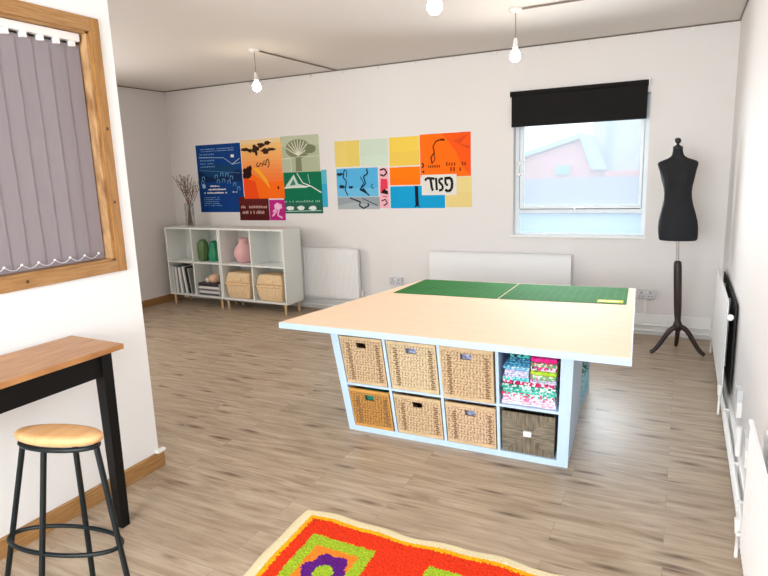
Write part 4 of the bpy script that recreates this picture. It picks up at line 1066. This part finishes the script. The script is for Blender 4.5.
# ------------------------------------------------------------------ bar stool
SX, SY = -2.02, 1.298
E1, E2, OV = Vector((.927, .375)), Vector((-.84, .54)), .50     # the oval seat is wider than deep
def so(r, th, z):
    p = E1*r*math.cos(th)+E2*r*OV*math.sin(th); k = (.709-z)/.709
    return (SX+p.x-.03*k, SY+p.y-.04*k, z)
stm = mat('dark_green_black_metal', (12, 22, 24), .4, spec=.3)
t = thing('bar_stool', 'round wooden seat bar stool with dark metal legs by the desk', 'stool', (SX, SY, 0))
b = MB(); prof = [(.001, .672), (.154, .672), (.166, .677), (.174, .688), (.172, .699), (.162, .706), (.12, .709), (.001, .709)]; n = 48
vs = [so(r, 2*math.pi*k/n, z) for (r, z) in prof for k in range(n)]
b.add(vs, [(i*n+k, i*n+(k+1) % n, (i+1)*n+(k+1) % n, (i+1)*n+k) for i in range(len(prof)-1) for k in range(n)], 0, True)
b.build('seat', mat('beech_seat', (214, 168, 118), .5, vscale=4, stretch=(10, 1, 3), rgb2=(200, 150, 98)), t)
MB().tube([so(.152, 2*math.pi*k/48, .660) for k in range(48)], .010, 8, closed=True).build('seat_ring', stm, t)
for th in (66, 156, 246, 336):
    a = math.radians(th)
    MB().tube([so(.285, a, .008), so(.154, a, .655)], .0105, 12).build('leg', stm, t)
    q = so(.285, a, 0); MB().tube([q, (q[0], q[1], .014)], .014, 12).build('foot_cap', black, t)
MB().tube([so(.226, 2*math.pi*k/56, .27) for k in range(56)], .0085, 8, closed=True).build('footrest_ring', stm, t)

# ------------------------------------------------------------------ rug
def rug():
    x0, x1, y0, y1 = -1.565, .02, 1.0, 2.19
    nx, ny = 264, 198
    CR, YE, RO, LI, PU, OR = range(6)
    def wav(a, s): return .008*math.sin(a*9+s)+.005*math.sin(a*23+s*2)
    vs = []; idx = {}; fs = []; ms = []
    rr_ = random.Random(5)
    rc = .05
    def pos(i, j):
        u, v = i/nx, j/ny; x = x0+u*(x1-x0); y = y0+v*(y1-y0)
        e = min(x-x0, x1-x, y-y0, y1-y)
        k = max(0, 1-e/.25)
        y += wav(x, 1.3)*k*(1 if v > .5 else -1)*1.3; x += wav(y, .4)*k*.5+(y1-y)*.06*(1-u)
        # rounded corners
        cxx = max(x0+rc-x, x-(x1-rc), 0); cyy = max(y0+rc-y, y-(y1-rc), 0); d = math.hypot(cxx, cyy)
        if cxx > 0 and cyy > 0 and d > rc:
            f = rc/d; x += (1 if x < 0 and x < (x0+x1)/2 else -1)*(cxx-cxx*f); y += (1 if v < .5 else -1)*(cyy-cyy*f)
        edge = min(e/.02, 1)
        z = .004+.012*edge+(rr_.uniform(0, .004) if e > .045 else 0)
        return (x, y, z)
    for j in range(ny+1):
        for i in range(nx+1): vs.append(pos(i, j))
    def color(x, y):
        jx, jy = x+rr_.uniform(-.004, .004), y+rr_.uniform(-.004, .004)
        e = min(x-x0, x1-x, y-y0, y1-y); ej = min(jx-x0, x1-jx, jy-y0, y1-jy)
        if e < .060: return CR
        if ej < .084: return YE
        # grid of framed squares
        px, py = .56, .50; ax, ay = jx-(x0+.145), (y1-.185)-jy
        if ax < 0 or ay < 0: return RO
        cx_, cy_ = ax % px, (ay % py)*.86; s = .32
        i_, j_ = int(ax/px), int(ay/py)
        if cx_ > s or cy_ > s or i_ > 3 or j_ > 2: return RO
        q = min(cx_, s-cx_, cy_, s-cy_)
        if q < .055: return LI
        d = math.hypot(cx_-s*.54, cy_-s*.56); th = math.atan2(cy_-s*.56, cx_-s*.54)
        if (i_+j_) % 2 == 0:
            if d < .030: return LI
            if d < .042: return LI
            if d < .098+.010*math.cos(th*6): return PU
            return OR
        if d < .03: return OR
        return PU if d < .055 else RO
    b = MB()
    for j in range(ny):
        for i in range(nx):
            a = j*(nx+1)+i; x = x0+(i+.5)/nx*(x1-x0); y = y0+(j+.5)/ny*(y1-y0)
            fs.append((a, a+1, a+nx+2, a+nx+1)); ms.append(color(x, y))
    b.v = [Vector(v) for v in vs]; b.f = fs; b.m = ms; b.sm = [False]*len(fs)
    # underside rim
    def side(ids):
        for p_, q_ in zip(ids[:-1], ids[1:]):
            k = len(b.v); b.v += [Vector((b.v[p_].x, b.v[p_].y, .0005)), Vector((b.v[q_].x, b.v[q_].y, .0005))]
            b.f.append([p_, q_, k+1, k]); b.m.append(0); b.sm.append(False)
    side(list(range(nx+1))); side([ny*(nx+1)+i for i in range(nx+1)]); side([j*(nx+1) for j in range(ny+1)]); side([j*(nx+1)+nx for j in range(ny+1)])
    C_ = [(226, 212, 174), (238, 164, 24), (216, 54, 26), (152, 178, 44), (88, 28, 116), (232, 126, 40)]
    nm = ['cream', 'golden', 'red_orange', 'lime', 'purple', 'orange']
    ms_ = [mat('rug_'+n_, c_, .95, var=.10 if k else .03, vscale=120, bump=.6, bscale=180, spec=.1) for k, (n_, c_) in enumerate(zip(nm, C_))]
    tag(b.build('rug', ms_, origin=(-.8, 1.6, 0)), 'bright red orange tufted rug with cream wavy border on the floor', 'rug')
rug()

for o in list(bpy.data.objects):
    if 'base' in o: del o['base']
